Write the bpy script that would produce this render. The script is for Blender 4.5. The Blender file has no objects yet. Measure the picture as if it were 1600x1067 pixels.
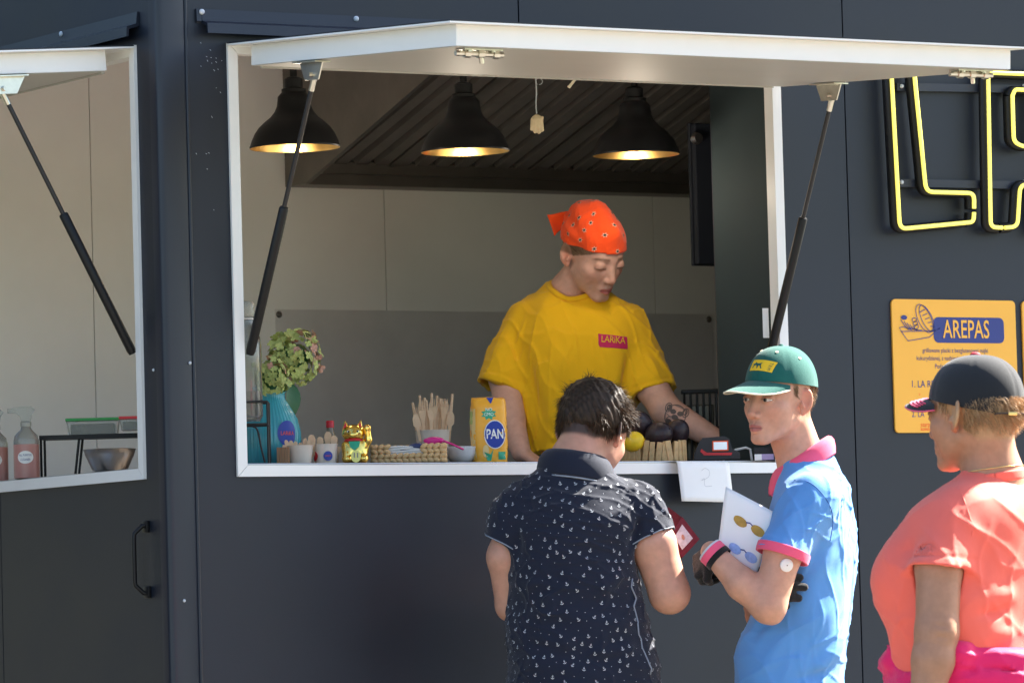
import bpy, bmesh, math, random
import numpy as np
from mathutils import Vector, Matrix
from mathutils.bvhtree import BVHTree
random.seed(7); np.random.seed(7)
R = math.radians
SC = bpy.context.scene
COL = SC.collection

# ---------------------------------------------------------------- camera
CAM_LOC = np.array([-5.8506, -10.8389, 1.079])
YAW, PITCH, ROLL, FPX = 0.5485, 0.0587, -0.0274, 8137.2
FW = np.array([math.sin(YAW)*math.cos(PITCH), math.cos(YAW)*math.cos(PITCH), math.sin(PITCH)])
_r0 = np.array([math.cos(YAW), -math.sin(YAW), 0.0]); _u0 = np.cross(_r0, FW)
RT = math.cos(ROLL)*_r0 + math.sin(ROLL)*_u0
UP = -math.sin(ROLL)*_r0 + math.cos(ROLL)*_u0
cd = bpy.data.cameras.new('camera'); cam = bpy.data.objects.new('camera', cd); COL.objects.link(cam)
cd.sensor_width = 36; cd.sensor_fit = 'HORIZONTAL'; cd.lens = FPX/1600*36
cd.clip_start = 0.1; cd.clip_end = 2000
cam.matrix_world = Matrix(((RT[0], UP[0], -FW[0], CAM_LOC[0]), (RT[1], UP[1], -FW[1], CAM_LOC[1]), (RT[2], UP[2], -FW[2], CAM_LOC[2]), (0, 0, 0, 1)))
cd.dof.use_dof = True; cd.dof.focus_distance = 12.35; cd.dof.aperture_fstop = 14.0
SC.camera = cam

# ---------------------------------------------------------------- sky, sun, exposure
SUN_EL, SUN_AZ = R(43), R(2.5)          # azimuth: from +X (along the serving wall) towards +Y (behind it)
sdir = Vector((math.cos(SUN_EL)*math.cos(SUN_AZ), math.cos(SUN_EL)*math.sin(SUN_AZ), math.sin(SUN_EL)))
w = bpy.data.worlds.new('World'); SC.world = w; w.use_nodes = True
nt = w.node_tree; bg = nt.nodes['Background']
sky = nt.nodes.new('ShaderNodeTexSky'); sky.sky_type = 'NISHITA'; sky.sun_disc = False
sky.sun_elevation = SUN_EL; sky.sun_rotation = math.atan2(sdir.x, sdir.y)
sky.air_density = 1.0; sky.dust_density = 1.6; sky.ozone_density = 2.0
nt.links.new(sky.outputs[0], bg.inputs[0]); bg.inputs[1].default_value = 0.06
sd = bpy.data.lights.new('sun', 'SUN'); sd.energy = 5.0; sd.angle = R(0.53); sd.color = (1.0, 0.95, 0.86)
sun = bpy.data.objects.new('sun', sd); COL.objects.link(sun)
sun.rotation_euler = sdir.to_track_quat('Z', 'Y').to_euler(); sun.location = (0, 0, 20)
SC.view_settings.view_transform = 'Standard'; SC.view_settings.look = 'None'
SC.view_settings.gamma = 1; SC.view_settings.use_curve_mapping = False
SC.view_settings.exposure = 2.72
SC.cycles.max_bounces = 10; SC.cycles.diffuse_bounces = 6; SC.cycles.glossy_bounces = 5
SC.cycles.transmission_bounces = 8; SC.cycles.transparent_max_bounces = 8
SC.cycles.use_denoising = True; SC.cycles.sample_clamp_indirect = 8
SC.cycles.caustics_reflective = False; SC.cycles.caustics_refractive = False

# ---------------------------------------------------------------- helpers
def ray(x, y):
    return FW + RT*(x-800)/FPX - UP*(y-533.5)/FPX
def hit(x, y, axis, c):                    # where the sight line of a photo point meets the plane axis = c
    d = ray(x, y); t = (c-CAM_LOC[axis])/d[axis]
    return CAM_LOC + t*d
def onwall(x, y, off=0.0):
    return hit(x, y, 1, off)

def mat(name, col, rough=0.5, metal=0.0, noise=0.0, nscale=20, bump=0.0, bscale=200, spec=0.5, emit=None, estr=0, trans=0, ior=1.45, coat=0, sheen=0, sss=0, attr=None, rvar=0.0, alpha=1):
    m = bpy.data.materials.new(name); m.use_nodes = True
    n = m.node_tree; b = n.nodes['Principled BSDF']
    def I(k, v): b.inputs[k].default_value = v
    c4 = (col[0], col[1], col[2], 1)
    I('Base Color', c4); I('Roughness', rough); I('Metallic', metal); I('Specular IOR Level', spec)
    I('Transmission Weight', trans); I('IOR', ior); I('Coat Weight', coat); I('Sheen Weight', sheen); I('Alpha', alpha)
    if sss: I('Subsurface Weight', sss); I('Subsurface Radius', (1.0, .35, .2)); I('Subsurface Scale', 0.006)
    if emit: I('Emission Color', (*emit, 1)); I('Emission Strength', estr)
    tc = n.nodes.new('ShaderNodeTexCoord'); src = None
    if attr:
        a = n.nodes.new('ShaderNodeAttribute'); a.attribute_name = attr; src = a.outputs['Color']
        n.links.new(src, b.inputs['Base Color'])
    if noise or rvar:
        t = n.nodes.new('ShaderNodeTexNoise'); t.inputs['Scale'].default_value = nscale; t.inputs['Detail'].default_value = 6
        t.inputs['Roughness'].default_value = 0.6
        n.links.new(tc.outputs['Object'], t.inputs['Vector'])
        if noise:
            mr = n.nodes.new('ShaderNodeMapRange'); mr.inputs[1].default_value = .25; mr.inputs[2].default_value = .75
            mr.inputs[3].default_value = 1-noise; mr.inputs[4].default_value = 1+noise
            n.links.new(t.outputs['Fac'], mr.inputs[0])
            mx = n.nodes.new('ShaderNodeMix'); mx.data_type = 'RGBA'; mx.blend_type = 'MULTIPLY'; mx.inputs[0].default_value = 1
            if src: n.links.new(src, mx.inputs[6])
            else: mx.inputs[6].default_value = c4
            n.links.new(mr.outputs[0], mx.inputs[7]); n.links.new(mx.outputs[2], b.inputs['Base Color'])
        if rvar:
            m2 = n.nodes.new('ShaderNodeMapRange'); m2.inputs[1].default_value = .3; m2.inputs[2].default_value = .7
            m2.inputs[3].default_value = max(rough-rvar, .02); m2.inputs[4].default_value = min(rough+rvar, 1)
            n.links.new(t.outputs['Fac'], m2.inputs[0]); n.links.new(m2.outputs[0], b.inputs['Roughness'])
    if bump:
        t2 = n.nodes.new('ShaderNodeTexNoise'); t2.inputs['Scale'].default_value = bscale; t2.inputs['Detail'].default_value = 3
        n.links.new(tc.outputs['Object'], t2.inputs['Vector'])
        bp = n.nodes.new('ShaderNodeBump'); bp.inputs['Strength'].default_value = bump; bp.inputs['Distance'].default_value = .002
        n.links.new(t2.outputs['Fac'], bp.inputs['Height']); n.links.new(bp.outputs[0], b.inputs['Normal'])
    return m

class MB:
    """collects shapes; build() links them as one mesh object"""
    def __init__(s): s.v = []; s.f = []; s.mi = []; s.cur = 0
    def add(s, vs, fs):
        o = len(s.v); s.v += [tuple(map(float, q)) for q in vs]; s.f += [tuple(i+o for i in f) for f in fs]; s.mi += [s.cur]*len(fs)
        return s
    def mat(s, i): s.cur = i; return s
    def box(s, a, b, bev=0.0):
        x0, y0, z0 = [min(a[i], b[i]) for i in range(3)]; x1, y1, z1 = [max(a[i], b[i]) for i in range(3)]
        if not bev:
            return s.add([(x0,y0,z0),(x1,y0,z0),(x1,y1,z0),(x0,y1,z0),(x0,y0,z1),(x1,y0,z1),(x1,y1,z1),(x0,y1,z1)],
                         [(0,3,2,1),(4,5,6,7),(0,1,5,4),(1,2,6,5),(2,3,7,6),(3,0,4,7)])
        bm = bmesh.new(); bmesh.ops.create_cube(bm, size=1)
        for q in bm.verts:
            q.co = ((x0+x1)/2+q.co.x*(x1-x0), (y0+y1)/2+q.co.y*(y1-y0), (z0+z1)/2+q.co.z*(z1-z0))
        bmesh.ops.bevel(bm, geom=bm.edges[:], offset=bev, segments=2, affect='EDGES', profile=.6)
        return s.bm(bm)
    def bm(s, bm, M=None):
        bm.verts.index_update()
        s.add([(M @ q.co if M else q.co) for q in bm.verts], [[q.index for q in f.verts] for f in bm.faces]); bm.free(); return s
    def tube(s, pts, r, n=10, cap=True, closed=False, flat=1.0):
        P = [np.array(q, float) for q in pts]; rr = r if hasattr(r, '__len__') else [r]*len(P)
        m = len(P); vs = []; prev = None
        for i in range(m):
            if closed: t = P[(i+1) % m]-P[i-1]
            else: t = P[min(i+1, m-1)]-P[max(i-1, 0)]
            t = t/(np.linalg.norm(t)+1e-12)
            if prev is None:
                h = np.array([0,0,1.]) if abs(t[2]) < .9 else np.array([0,1.,0])
                a = np.cross(t, h)
            else: a = prev-t*(prev@t)
            a /= np.linalg.norm(a)+1e-12; prev = a; b = np.cross(t, a)
            for k in range(n):
                an = 2*math.pi*k/n
                vs.append(P[i]+rr[i]*(math.cos(an)*a+flat*math.sin(an)*b))
        fs = []
        for i in range(m if closed else m-1):
            j = (i+1) % m
            for k in range(n):
                l = (k+1) % n
                fs.append((i*n+k, i*n+l, j*n+l, j*n+k))
        if cap and not closed:
            fs.append(tuple(range(n))[::-1]); fs.append(tuple((m-1)*n+k for k in range(n)))
        return s.add(vs, fs)
    def lathe(s, prof, c=(0,0,0), n=32, ribs=0, rib=0.0, capb=True, capt=False):
        vs = []; fs = []
        for (r, z) in prof:
            for k in range(n):
                a = 2*math.pi*k/n; rr = r*(1+(rib*math.cos(ribs*a) if ribs else 0))
                vs.append((c[0]+rr*math.cos(a), c[1]+rr*math.sin(a), c[2]+z))
        m = len(prof)
        for i in range(m-1):
            for k in range(n):
                l = (k+1) % n; fs.append((i*n+k, i*n+l, (i+1)*n+l, (i+1)*n+k))
        if capb: fs.append(tuple(range(n))[::-1])
        if capt: fs.append(tuple((m-1)*n+k for k in range(n)))
        return s.add(vs, fs)
    def prism(s, poly, ext):                     # poly: 3-D points, ext: extrusion vector
        n = len(poly); P = [np.array(q, float) for q in poly]; e = np.array(ext, float)
        return s.add(P+[q+e for q in P], [tuple(range(n))[::-1], tuple(range(n, 2*n))]+[(i, (i+1) % n, n+(i+1) % n, n+i) for i in range(n)])
    def ball(s, c, r, n=12, m=8):
        rx, ry, rz = r if hasattr(r, '__len__') else (r, r, r)
        bm = bmesh.new(); bmesh.ops.create_uvsphere(bm, u_segments=n, v_segments=m, radius=1)
        for q in bm.verts: q.co = (c[0]+q.co.x*rx, c[1]+q.co.y*ry, c[2]+q.co.z*rz)
        return s.bm(bm)
    def build(s, name, m, parent=None, smooth=None, loc=None):
        me = bpy.data.meshes.new(name); me.from_pydata(s.v, [], s.f)
        ms = m if isinstance(m, (list, tuple)) else [m]
        for q in ms: me.materials.append(q)
        if len(ms) > 1: me.polygons.foreach_set('material_index', s.mi)
        bm = bmesh.new(); bm.from_mesh(me); bmesh.ops.recalc_face_normals(bm, faces=bm.faces[:]); bm.to_mesh(me); bm.free()
        if smooth is not None:
            me.polygons.foreach_set('use_smooth', [True]*len(me.polygons))
            if smooth < 179: me.set_sharp_from_angle(angle=R(smooth))
        me.update()
        o = bpy.data.objects.new(name, me); COL.objects.link(o)
        if parent: o.parent = parent
        if loc is not None: o.location = loc
        return o

def tag(o, label, cat, group=None):
    o['label'] = label; o['category'] = cat
    if group: o['group'] = group
    return o
def thing(name, label, cat, loc=(0,0,0), rz=0, group=None):
    o = bpy.data.objects.new(name, None); o.empty_display_size = .1; COL.objects.link(o)
    o.location = loc; o.rotation_euler = (0, 0, rz)
    return tag(o, label, cat, group)
def struct(o): o['kind'] = 'structure'; return o
def stuff(o): o['kind'] = 'stuff'; return o
def copy_tree(o, parent=None):
    c = o.copy(); COL.objects.link(c); c.parent = parent
    for ch in list(o.children): copy_tree(ch, c)
    return c
def text2d(body, size=1.0, sx=1.0, align='CENTER', shear=0, spacing=1.0, bold=0.0):
    """triangulated outline of a word in the xy plane -> verts, faces"""
    cu = bpy.data.curves.new('text', 'FONT'); cu.body = body; cu.size = size; cu.align_x = align; cu.align_y = 'CENTER'
    cu.fill_mode = 'FRONT'; cu.shear = shear; cu.space_character = spacing; cu.resolution_u = 3; cu.offset = bold
    ob = bpy.data.objects.new('text', cu); me = ob.to_mesh()
    v = [(q.co.x*sx, q.co.y) for q in me.vertices]; f = [tuple(p.vertices) for p in me.polygons]
    ob.to_mesh_clear(); bpy.data.objects.remove(ob); bpy.data.curves.remove(cu)
    return v, f
def flat(mb, vf, o, ex, ey):                     # put a 2-D drawing on a plane
    o, ex, ey = np.array(o), np.array(ex), np.array(ey)
    mb.add([o+ex*x+ey*y for x, y in vf[0]], vf[1])
def stroke(pts, w, closed=False):                # 2-D polyline -> ribbon
    P = [np.array(q, float) for q in pts]; n = len(P); v = []; f = []
    for i in range(n):
        t = (P[(i+1) % n]-P[i-1]) if closed else (P[min(i+1, n-1)]-P[max(i-1, 0)])
        t = t/(np.linalg.norm(t)+1e-12); q = np.array([-t[1], t[0]])*w/2
        v += [P[i]+q, P[i]-q]
    for i in range(n if closed else n-1):
        j = (i+1) % n; f.append((2*i, 2*i+1, 2*j+1, 2*j))
    return v, f
def rrect(w, h, r, n=5):
    out = []
    for cx, cy, a0 in ((w/2-r, h/2-r, 0), (-w/2+r, h/2-r, 90), (-w/2+r, -h/2+r, 180), (w/2-r, -h/2+r, 270)):
        for k in range(n+1): a = R(a0+90*k/n); out.append((cx+r*math.cos(a), cy+r*math.sin(a)))
    return out
def spline(pts, n=8):                             # Catmull-Rom through points
    P = [np.array(q, float) for q in pts]; P = [2*P[0]-P[1]]+P+[2*P[-1]-P[-2]]; out = []
    for i in range(1, len(P)-2):
        for k in range(n):
            t = k/n; a, b, c, d = P[i-1:i+3]
            out.append(.5*((2*b)+(c-a)*t+(2*a-5*b+4*c-d)*t*t+(3*b-a-3*c+d)*t**3))
    return out+[P[-2]]
# ================================================================ materials
M = {}
M['navy'] = mat('anthracite_sheet', (.0075, .0115, .021), .46, noise=.22, nscale=2.2, bump=.10, bscale=420, spec=.5, rvar=.05)
M['navy2'] = mat('anthracite_trim', (.009, .0135, .025), .38, noise=.08, nscale=5, bump=.05, bscale=300)
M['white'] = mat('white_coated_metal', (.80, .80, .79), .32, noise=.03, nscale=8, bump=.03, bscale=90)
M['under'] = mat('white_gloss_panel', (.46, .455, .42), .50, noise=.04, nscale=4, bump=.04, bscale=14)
M['inner'] = mat('cream_inner_wall', (.87, .85, .83), .5, noise=.05, nscale=3, bump=.06, bscale=60)
M['steel'] = mat('brushed_steel', (.50, .48, .46), .34, 1.0, noise=.08, nscale=7, rvar=.08)
M['dsteel'] = mat('sooty_steel', (.20, .18, .16), .42, .8, noise=.15, nscale=9)
M['hoodslat'] = mat('dark_baffle', (.19, .17, .155), .42, .35, noise=.15, nscale=12)
M['black'] = mat('black_metal', (.008, .008, .009), .42, noise=.1, nscale=30, spec=.3)
M['blackp'] = mat('black_plastic', (.014, .014, .016), .45, bump=.05, bscale=500)
M['zinc'] = mat('zinc_plated', (.62, .60, .52), .28, 1.0, noise=.1, nscale=60)
M['green'] = mat('dark_green_panel', (.030, .044, .048), .75, noise=.07, nscale=4, bump=.04, bscale=200, spec=.2)
M['dnavy'] = mat('dark_cabinet', (.022, .026, .038), .45, noise=.06, nscale=8)
M['gold_in'] = mat('brass_lining', (.85, .52, .16), .28, 1.0, noise=.08, nscale=30)
M['bulb'] = mat('warm_bulb', (1, .6, .3), .2, emit=(1.0, .42, .12), estr=.18)
M['grass'] = mat('mown_grass', (.085, .11, .05), .9, noise=.35, nscale=3, bump=.6, bscale=60)
M['floor'] = mat('grey_vinyl', (.30, .29, .27), .5, noise=.1, nscale=10)
M['rubber'] = mat('tyre_rubber', (.02, .02, .02), .8)
M['chip'] = mat('chipped_paint', (.55, .58, .62), .6)

# ================================================================ setting
g = MB(); N = 40
g.add([(-400+i*20, -400+j*20, 0) for j in range(N+1) for i in range(N+1)], [(j*(N+1)+i, j*(N+1)+i+1, (j+1)*(N+1)+i+1, (j+1)*(N+1)+i) for j in range(N) for i in range(N)])
struct(g.build('ground', M['grass']))
M['paving'] = mat('pale_gravel_paving', (.145, .132, .112), .9, noise=.25, nscale=8, bump=.5, bscale=160)
g = MB(); g.box((-14, -16, -.02), (12, 8, .004)); struct(g.build('pavement', M['paving']))

# ================================================================ food truck
W, ZS, ZT = 1.585, 1.5, 2.53           # serving window: width, sill, head
XC, YB, ZR, ZB, XE = -.183, 2.05, 2.95, .42, 4.6
truck = thing('food_truck', 'dark anthracite food truck with two white framed serving windows', 'food truck', (1.6, 1.0, 0))
TL = Vector((1.6, 1.0, 0))
class TB(MB):                            # truck parts are written in world metres
    def build(s, name, m, parent=None, smooth=None, loc=None):
        off = np.array(TL); s.v = [tuple(np.array(q)-off) for q in s.v]
        return MB.build(s, name, m, parent or truck, smooth, loc)
T = .004
def sheet(poly): TB().prism([(x, 0, z) for x, z in poly], (0, .03, 0)).build('wall_panel', M['navy'])
sheet([(-.111, ZB), (.815, ZB), (.815, ZS), (0, ZS), (0, ZT), (.815, ZT), (.815, ZR), (-.111, ZR)])
sheet([(.819, ZB), (1.785, ZB), (1.785, ZR), (.819, ZR), (.819, ZT), (W, ZT), (W, ZS), (.819, ZS)])
sheet([(1.789, ZB), (2.95, ZB), (2.95, ZR), (1.789, ZR)])
sheet([(2.954, ZB), (XE, ZB), (XE, ZR), (2.954, ZR)])
LW0, LW1 = .1075, 1.69
TB().prism([(XC, y, z) for y, z in [(.036, ZB), (YB, ZB), (YB, ZR), (.036, ZR)]], (0, 0, 0)) if 0 else None
TB().prism([(XC, y, z) for y, z in [(.036, ZB), (.90, ZB), (.90, ZS), (LW0, ZS), (LW0, ZT), (.90, ZT), (.90, ZR), (.036, ZR)]], (.03, 0, 0)).build('wall_panel', M['navy'])
TB().prism([(XC, y, z) for y, z in [(.904, ZB), (YB, ZB), (YB, ZR), (.904, ZR), (.904, ZT), (LW1, ZT), (LW1, ZS), (.904, ZS)]], (.03, 0, 0)).build('wall_panel', M['navy'])
TB().prism([(x, YB, z) for x, z in [(XC, ZB), (XE, ZB), (XE, ZR), (XC, ZR)]], (0, .03, 0)).build('wall_panel', M['navy'])
TB().prism([(XE, y, z) for y, z in [(0, ZB), (YB+.03, ZB), (YB+.03, ZR), (0, ZR)]], (.03, 0, 0)).build('wall_panel', M['navy'])
# folded corner trim with small round edge
pc = [(-.113, -.004), (-.120, -.007), (-.170, -.007)]+[(-.176+.013*-math.sin(R(a)), .006-.013*math.cos(R(a))) for a in (0, 22, 45, 68, 90)]+[(-.189, .034), (-.180, .034), (-.180, .02), (-.113, .004)]
TB().prism([(x, y, ZB) for x, y in pc], (0, 0, ZR-ZB)).build('corner_trim', M['navy2'], smooth=30)
TB().tube([(-.109, -.0035, ZB), (-.109, -.0035, ZR)], .0045, 8).build('corner_bead', M['navy2'], smooth=60)
# roof, floor, inner shell
TB().box((XC-.02, -.02, ZR), (XE+.05, YB+.05, ZR+.05)).build('roof', M['navy'])
TB().box((XC+.031, .031, ZB), (XE, YB, .55)).build('floor', M['floor'])
TB().box((XC+.031, .031, 2.88), (XE, YB, ZR-.002)).build('ceiling', M['inner'])
YI = 1.95
xs = (-.15, .62, 1.55, 2.46, 3.4, XE)
for i in range(len(xs)-1):
    TB().box((xs[i]+.0015, YI, .55), (xs[i+1]-.0015, YI+.05, 2.879)).build('inner_wall_panel', M['inner'])
def lining(poly, ext): TB().prism(poly, ext).build('inner_lining', M['inner'])
lining([(x, .031, z) for x, z in [(-.15, .551), (XE, .551), (XE, 2.879), (-.15, 2.879), (-.15, 2.0), (0.0, 2.0), (0, ZT), (W, ZT), (W, ZS), (0, ZS), (0, 1.999), (-.15, 1.999)]], (0, .035, 0))
lining([(-.152, y, z) for y, z in [(.07, .551), (YI, .551), (YI, 2.879), (.07, 2.879), (.07, 2.0), (LW0, 2.0), (LW0, ZT), (LW1, ZT), (LW1, ZS), (LW0, ZS), (LW0, 1.999), (.07, 1.999)]], (.035, 0, 0))
# white frames, mitred
def frame(o, ex, out, wd):
    """o: lower left corner (world), ex: along the wall, out: outward normal"""
    o, ex, out, ez = np.array(o), np.array(ex, float), np.array(out, float), np.array([0, 0, 1.])
    t = .026; H = ZT-ZS
    def P(a, b, c): return o+ex*a+ez*b+out*c
    fr = bpy.data.objects.new('window_frame', None); COL.objects.link(fr); fr.parent = truck; fr.location = Vector(o)-TL
    quads = [[(0, 0), (wd, 0), (wd-t, t), (t, t)], [(wd, 0), (wd, H), (wd-t, H-t), (wd-t, t)], [(wd, H), (0, H), (t, H-t), (wd-t, H-t)], [(0, H), (0, 0), (t, t), (t, H-t)]]
    for q in quads:
        c = np.mean(q, axis=0); m = MB(); q2 = [tuple(np.array(k)+(c-np.array(k))*.0012) for k in q]
        m.prism([P(a, b, -.030)-o for a, b in q2], out*.038)
        m.build('frame_rail', M['white'], fr)
    return fr
frame((0, 0, ZS), (1, 0, 0), (0, -1, 0), W)
frame((XC, LW1, ZS), (0, -1, 0), (-1, 0, 0), LW1-LW0)

# hatches: thin outer skin with a lip, thick insulated body below it
TILT = math.atan2(.066, 1.03)
def hatch(o, ex, out, wd, front=1.04):
    o, ex, out, ez = np.array(o), np.array(ex, float), np.array(out, float), np.array([0, 0, 1.])
    dn = out*math.cos(TILT)-ez*math.sin(TILT); nn = ez*math.cos(TILT)+out*math.sin(TILT)
    root = bpy.data.objects.new('serving_hatch', None); COL.objects.link(root); root.parent = truck; root.location = Vector(o)-TL
    def P(a, b, c): return ex*a+dn*b+nn*c
    def slab(a0, a1, b0, b1, c0, c1, name, m, bev=0):
        mb = MB(); mb.prism([P(a0, b0, c0), P(a1, b0, c0), P(a1, b1, c0), P(a0, b1, c0)], nn*(c1-c0)); return mb.build(name, m, root)
    slab(-.004, wd+.004, 0, front, -.004, 0, 'lip', M['white'])
    slab(-.004, wd+.004, .001, front, .0005, .003, 'outer_skin', M['navy'])
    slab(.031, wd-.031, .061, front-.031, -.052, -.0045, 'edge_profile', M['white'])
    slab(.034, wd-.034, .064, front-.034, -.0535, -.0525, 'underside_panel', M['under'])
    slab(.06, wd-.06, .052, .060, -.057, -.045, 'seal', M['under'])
    for a in (.07, wd-.16):              # bolt latches near the front edge
        lt = MB()
        lt.prism([P(a, front-.10, -.0575), P(a+.10, front-.10, -.0575), P(a+.10, front-.06, -.0575), P(a, front-.06, -.0575)], nn*.0035)
        lt.tube([P(a-.012, front-.08, -.065), P(a+.112, front-.08, -.065)], .0065, 8)
        for q in (.01, .045, .085): lt.tube([P(a+q, front-.08, -.065), P(a+q+.015, front-.08, -.065)], .010, 8)
        lt.tube([P(a+.055, front-.08, -.07), P(a+.06, front-.085, -.085)], .005, 6)
        for q in (.02, .08): lt.tube([P(a+q, front-.068, -.057), P(a+q, front-.068, -.061)], .005, 6)
        lt.build('bolt_latch', M['zinc'], root, smooth=40)
    return root, P
h1, P1 = hatch((0, -.008, ZT-.004), (1, 0, 0), (0, -1, 0), W)
h2, P2 = hatch((XC-.008, LW1, ZT-.004), (0, -1, 0), (-1, 0, 0), LW1-LW0)
def strut(base, tip, h, name='gas_strut'):
    base, tip = np.array(base), np.array(tip); d = tip-base; L = np.linalg.norm(d); d /= L
    rt = bpy.data.objects.new(name, None); COL.objects.link(rt); rt.parent = truck; rt.location = Vector(base)-TL
    MB().tube([d*0, d*.01, d*.53*L, d*.535*L], [.0095, .0115, .0115, .009], 14).build('cylinder', M['black'], rt, smooth=40)
    MB().tube([d*.53*L, d*(L-.03)], .0055, 10).build('rod', M['blackp'], rt, smooth=40)
    MB().tube([d*(L-.035), d*(L-.012), d*L], [.007, .007, .009], 10).build('rod_end', M['zinc'], rt, smooth=40)
def bracket(root, P, a, b, ex):
    m = MB(); ex = np.array(ex, float)
    m.prism([P(a, b-.06, -.055), P(a, b+.05, -.055), P(a, b+.03, -.098), P(a, b-.035, -.098)], ex*.003)
    m.prism([P(a-.02, b-.06, -.0585), P(a+.022, b-.06, -.0585), P(a+.022, b+.05, -.0585), P(a-.02, b+.05, -.0585)], (P(0, 0, 1))*.003)
    m.tube([P(a-.008, b-.002, -.085), P(a+.011, b-.002, -.085)], .006, 8)
    m.build('strut_bracket', M['zinc'], root, smooth=40)
def hw(root, P, a, b, c): return np.array(root.location+TL)+P(a, b, c)
bracket(h1, P1, .045, .33, (1, 0, 0)); bracket(h1, P1, W-.05, .29, (1, 0, 0))
strut((.042, -.004, 1.79), hw(h1, P1, .053, .328, -.09), h1)
strut((W-.055, -.006, 1.80), hw(h1, P1, W-.04, .288, -.09), h1)
L2 = LW1-LW0
bracket(h2, P2, L2-.045, .33, (0, -1, 0)); bracket(h2, P2, .05, .33, (0, -1, 0))
strut((XC-.006, LW0+.045, 1.80), hw(h2, P2, L2-.055, .328, -.09), h2)
strut((XC-.006, LW1-.05, 1.80), hw(h2, P2, .06, .328, -.09), h2)

# drip rails over the windows
def rail(o, ex, out, L):
    o, ex, out, ez = np.array(o), np.array(ex, float), np.array(out, float), np.array([0, 0, 1.])
    prof = [(0.001, .056), (.006, .056), (.009, .028), (.034, .020), (.036, -.004), (.030, -.004), (.028, .014), (.001, .022)]
    rt = bpy.data.objects.new('drip_rail', None); COL.objects.link(rt); rt.parent = truck; rt.location = Vector(o)-TL
    MB().prism([out*a+ez*b for a, b in prof], ex*L).build('rail_profile', M['navy2'], rt)
    MB().prism([out*a+ez*b-ex*.014 for a, b in [(.001, .056), (.006, .056), (.008, .027), (.001, .022)]], ex*.0135).build('end_flap', M['navy2'], rt)
    for k in range(int(L/.42)+1):
        c = ex*(.0+.42*k)+ez*.049+out*.007
        MB().tube([c, c+out*.003, c+out*.005], [.007, .0065, .003], 10).build('screw', M['chip'], rt, smooth=50)
rail((-.067, 0, 2.551), (1, 0, 0), (0, -1, 0), .93)
rail((XC, 1.75, 2.551), (0, -1, 0), (-1, 0, 0), 1.66)

# door handle on the end wall
hd = [(XC, .125, 1.392), (XC-.02, .128, 1.39), (XC-.045, .135, 1.372), (XC-.047, .135, 1.36), (XC-.047, .135, 1.262), (XC-.045, .135, 1.25), (XC-.02, .128, 1.232), (XC, .125, 1.23)]
hd = [(XC+(x-XC)*.7, y-.018, z) for x, y, z in hd]; db = TB(); db.tube(hd, .0055, 10)
for z in (1.388, 1.234): db.box((XC-.010, .095, z-.014), (XC-.001, .120, z+.014), .003)
db.build('door_handle', M['black'], smooth=50)
# rivets and paint chips
for px, py in ((297, 567), (288, 938)):
    c = onwall(px, py, -.0085); TB().tube([c, c+np.array([0, -.003, 0])], [.004, .0025], 8).build('rivet', M['chip'], smooth=50)
c = hit(240, 578, 0, XC-.001); TB().tube([c, c+np.array([-.003, 0, 0])], [.004, .0025], 8).build('rivet', M['chip'])
ch = TB()
for i in range(20):
    if i < 12: px, py = random.gauss(334, 12), random.gauss(92, 14)
    else: px, py = random.uniform(305, 350), random.uniform(60, 330)
    if px > 350: continue
    c = onwall(px, py, -.0008); a = random.uniform(.4, 1.3); l, wd = random.uniform(.0010, .0026), .0005
    e = np.array([math.cos(a), 0, -math.sin(a)]); n = np.array([e[2], 0, -e[0]])
    ch.add([c-e*l-n*wd, c+e*l-n*wd, c+e*l+n*wd, c-e*l+n*wd], [(0, 1, 2, 3)])
stuff(ch.build('paint_chips', M['chip']))
# wheels and skirt so the body stands on the ground
for wx in (1.1, 2.1, 3.1):
    wt = TB(); pr = [(.16, -.09), (.26, -.1), (.30, -.07), (.30, .07), (.26, .1), (.16, .09)]
    for yy in (.16, 1.86):
        w_ = TB(); n = 28
        w_.add([(wx+r*math.cos(2*math.pi*k/n), yy+q, .30+r*math.sin(2*math.pi*k/n)) for r, q in pr for k in range(n)],
               [(i*n+k, i*n+(k+1) % n, (i+1)*n+(k+1) % n, (i+1)*n+k) for i in range(5) for k in range(n)])
        tw = w_.build('wheel', M['rubber'], smooth=50)
for sx in (0.05, 4.3):
    for sy in (.15, 1.85): TB().box((sx-.03, sy-.03, 0.0), (sx+.03, sy+.03, ZB)).build('support_leg', M['dsteel'])

# counters
TB().box((-.10, .078, 1.50), (W+.30, .62, 1.535), .003).build('counter_top', M['steel'])
TB().box((-.11, .63, 1.50), (.42, 1.93, 1.535), .003).build('counter_top', M['steel'])
TB().box((-.05, .5, .551), (W+.2, .52, 1.46)).build('counter_front', M['steel'])

# extractor hood with sloped baffle slats
hood = thing('extractor_hood', 'dark steel extractor hood with sloped baffle slats above the cook', 'extractor hood', (1.2, YI, 2.2))
HL = np.array([1.2, YI, 2.2]); hx0, hx1 = .44, 3.2; yb, zb = YI-.02, 0
zb = hit(760, 275, 1, YI-.06)[2]-.03
hx0 = hit(462, 258, 1, YI-.06)[0]
def hb(name, m, mb, sm=None): mb.v = [tuple(np.array(q)-HL) for q in mb.v]; return mb.build(name, m, hood, sm)
k = .31; yf = YI-1.25
hb('gutter', M['dsteel'], MB().box((hx0, YI-.10, zb-.012), (hx1, YI-.002, zb+.03), .004))
hb('gutter_lip', M['dsteel'], MB().box((hx0, YI-.125, zb+.018), (hx1, YI-.101, zb+.052), .003))
hb('end_plate', M['dsteel'], MB().prism([(hx0-.004, YI-.005, zb-.012), (hx0-.004, YI-.12, zb-.012), (hx0-.004, yf, zb+k*1.25-.03), (hx0-.004, yf, 2.878), (hx0-.004, YI-.005, 2.878)], (.014, 0, 0)))
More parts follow.
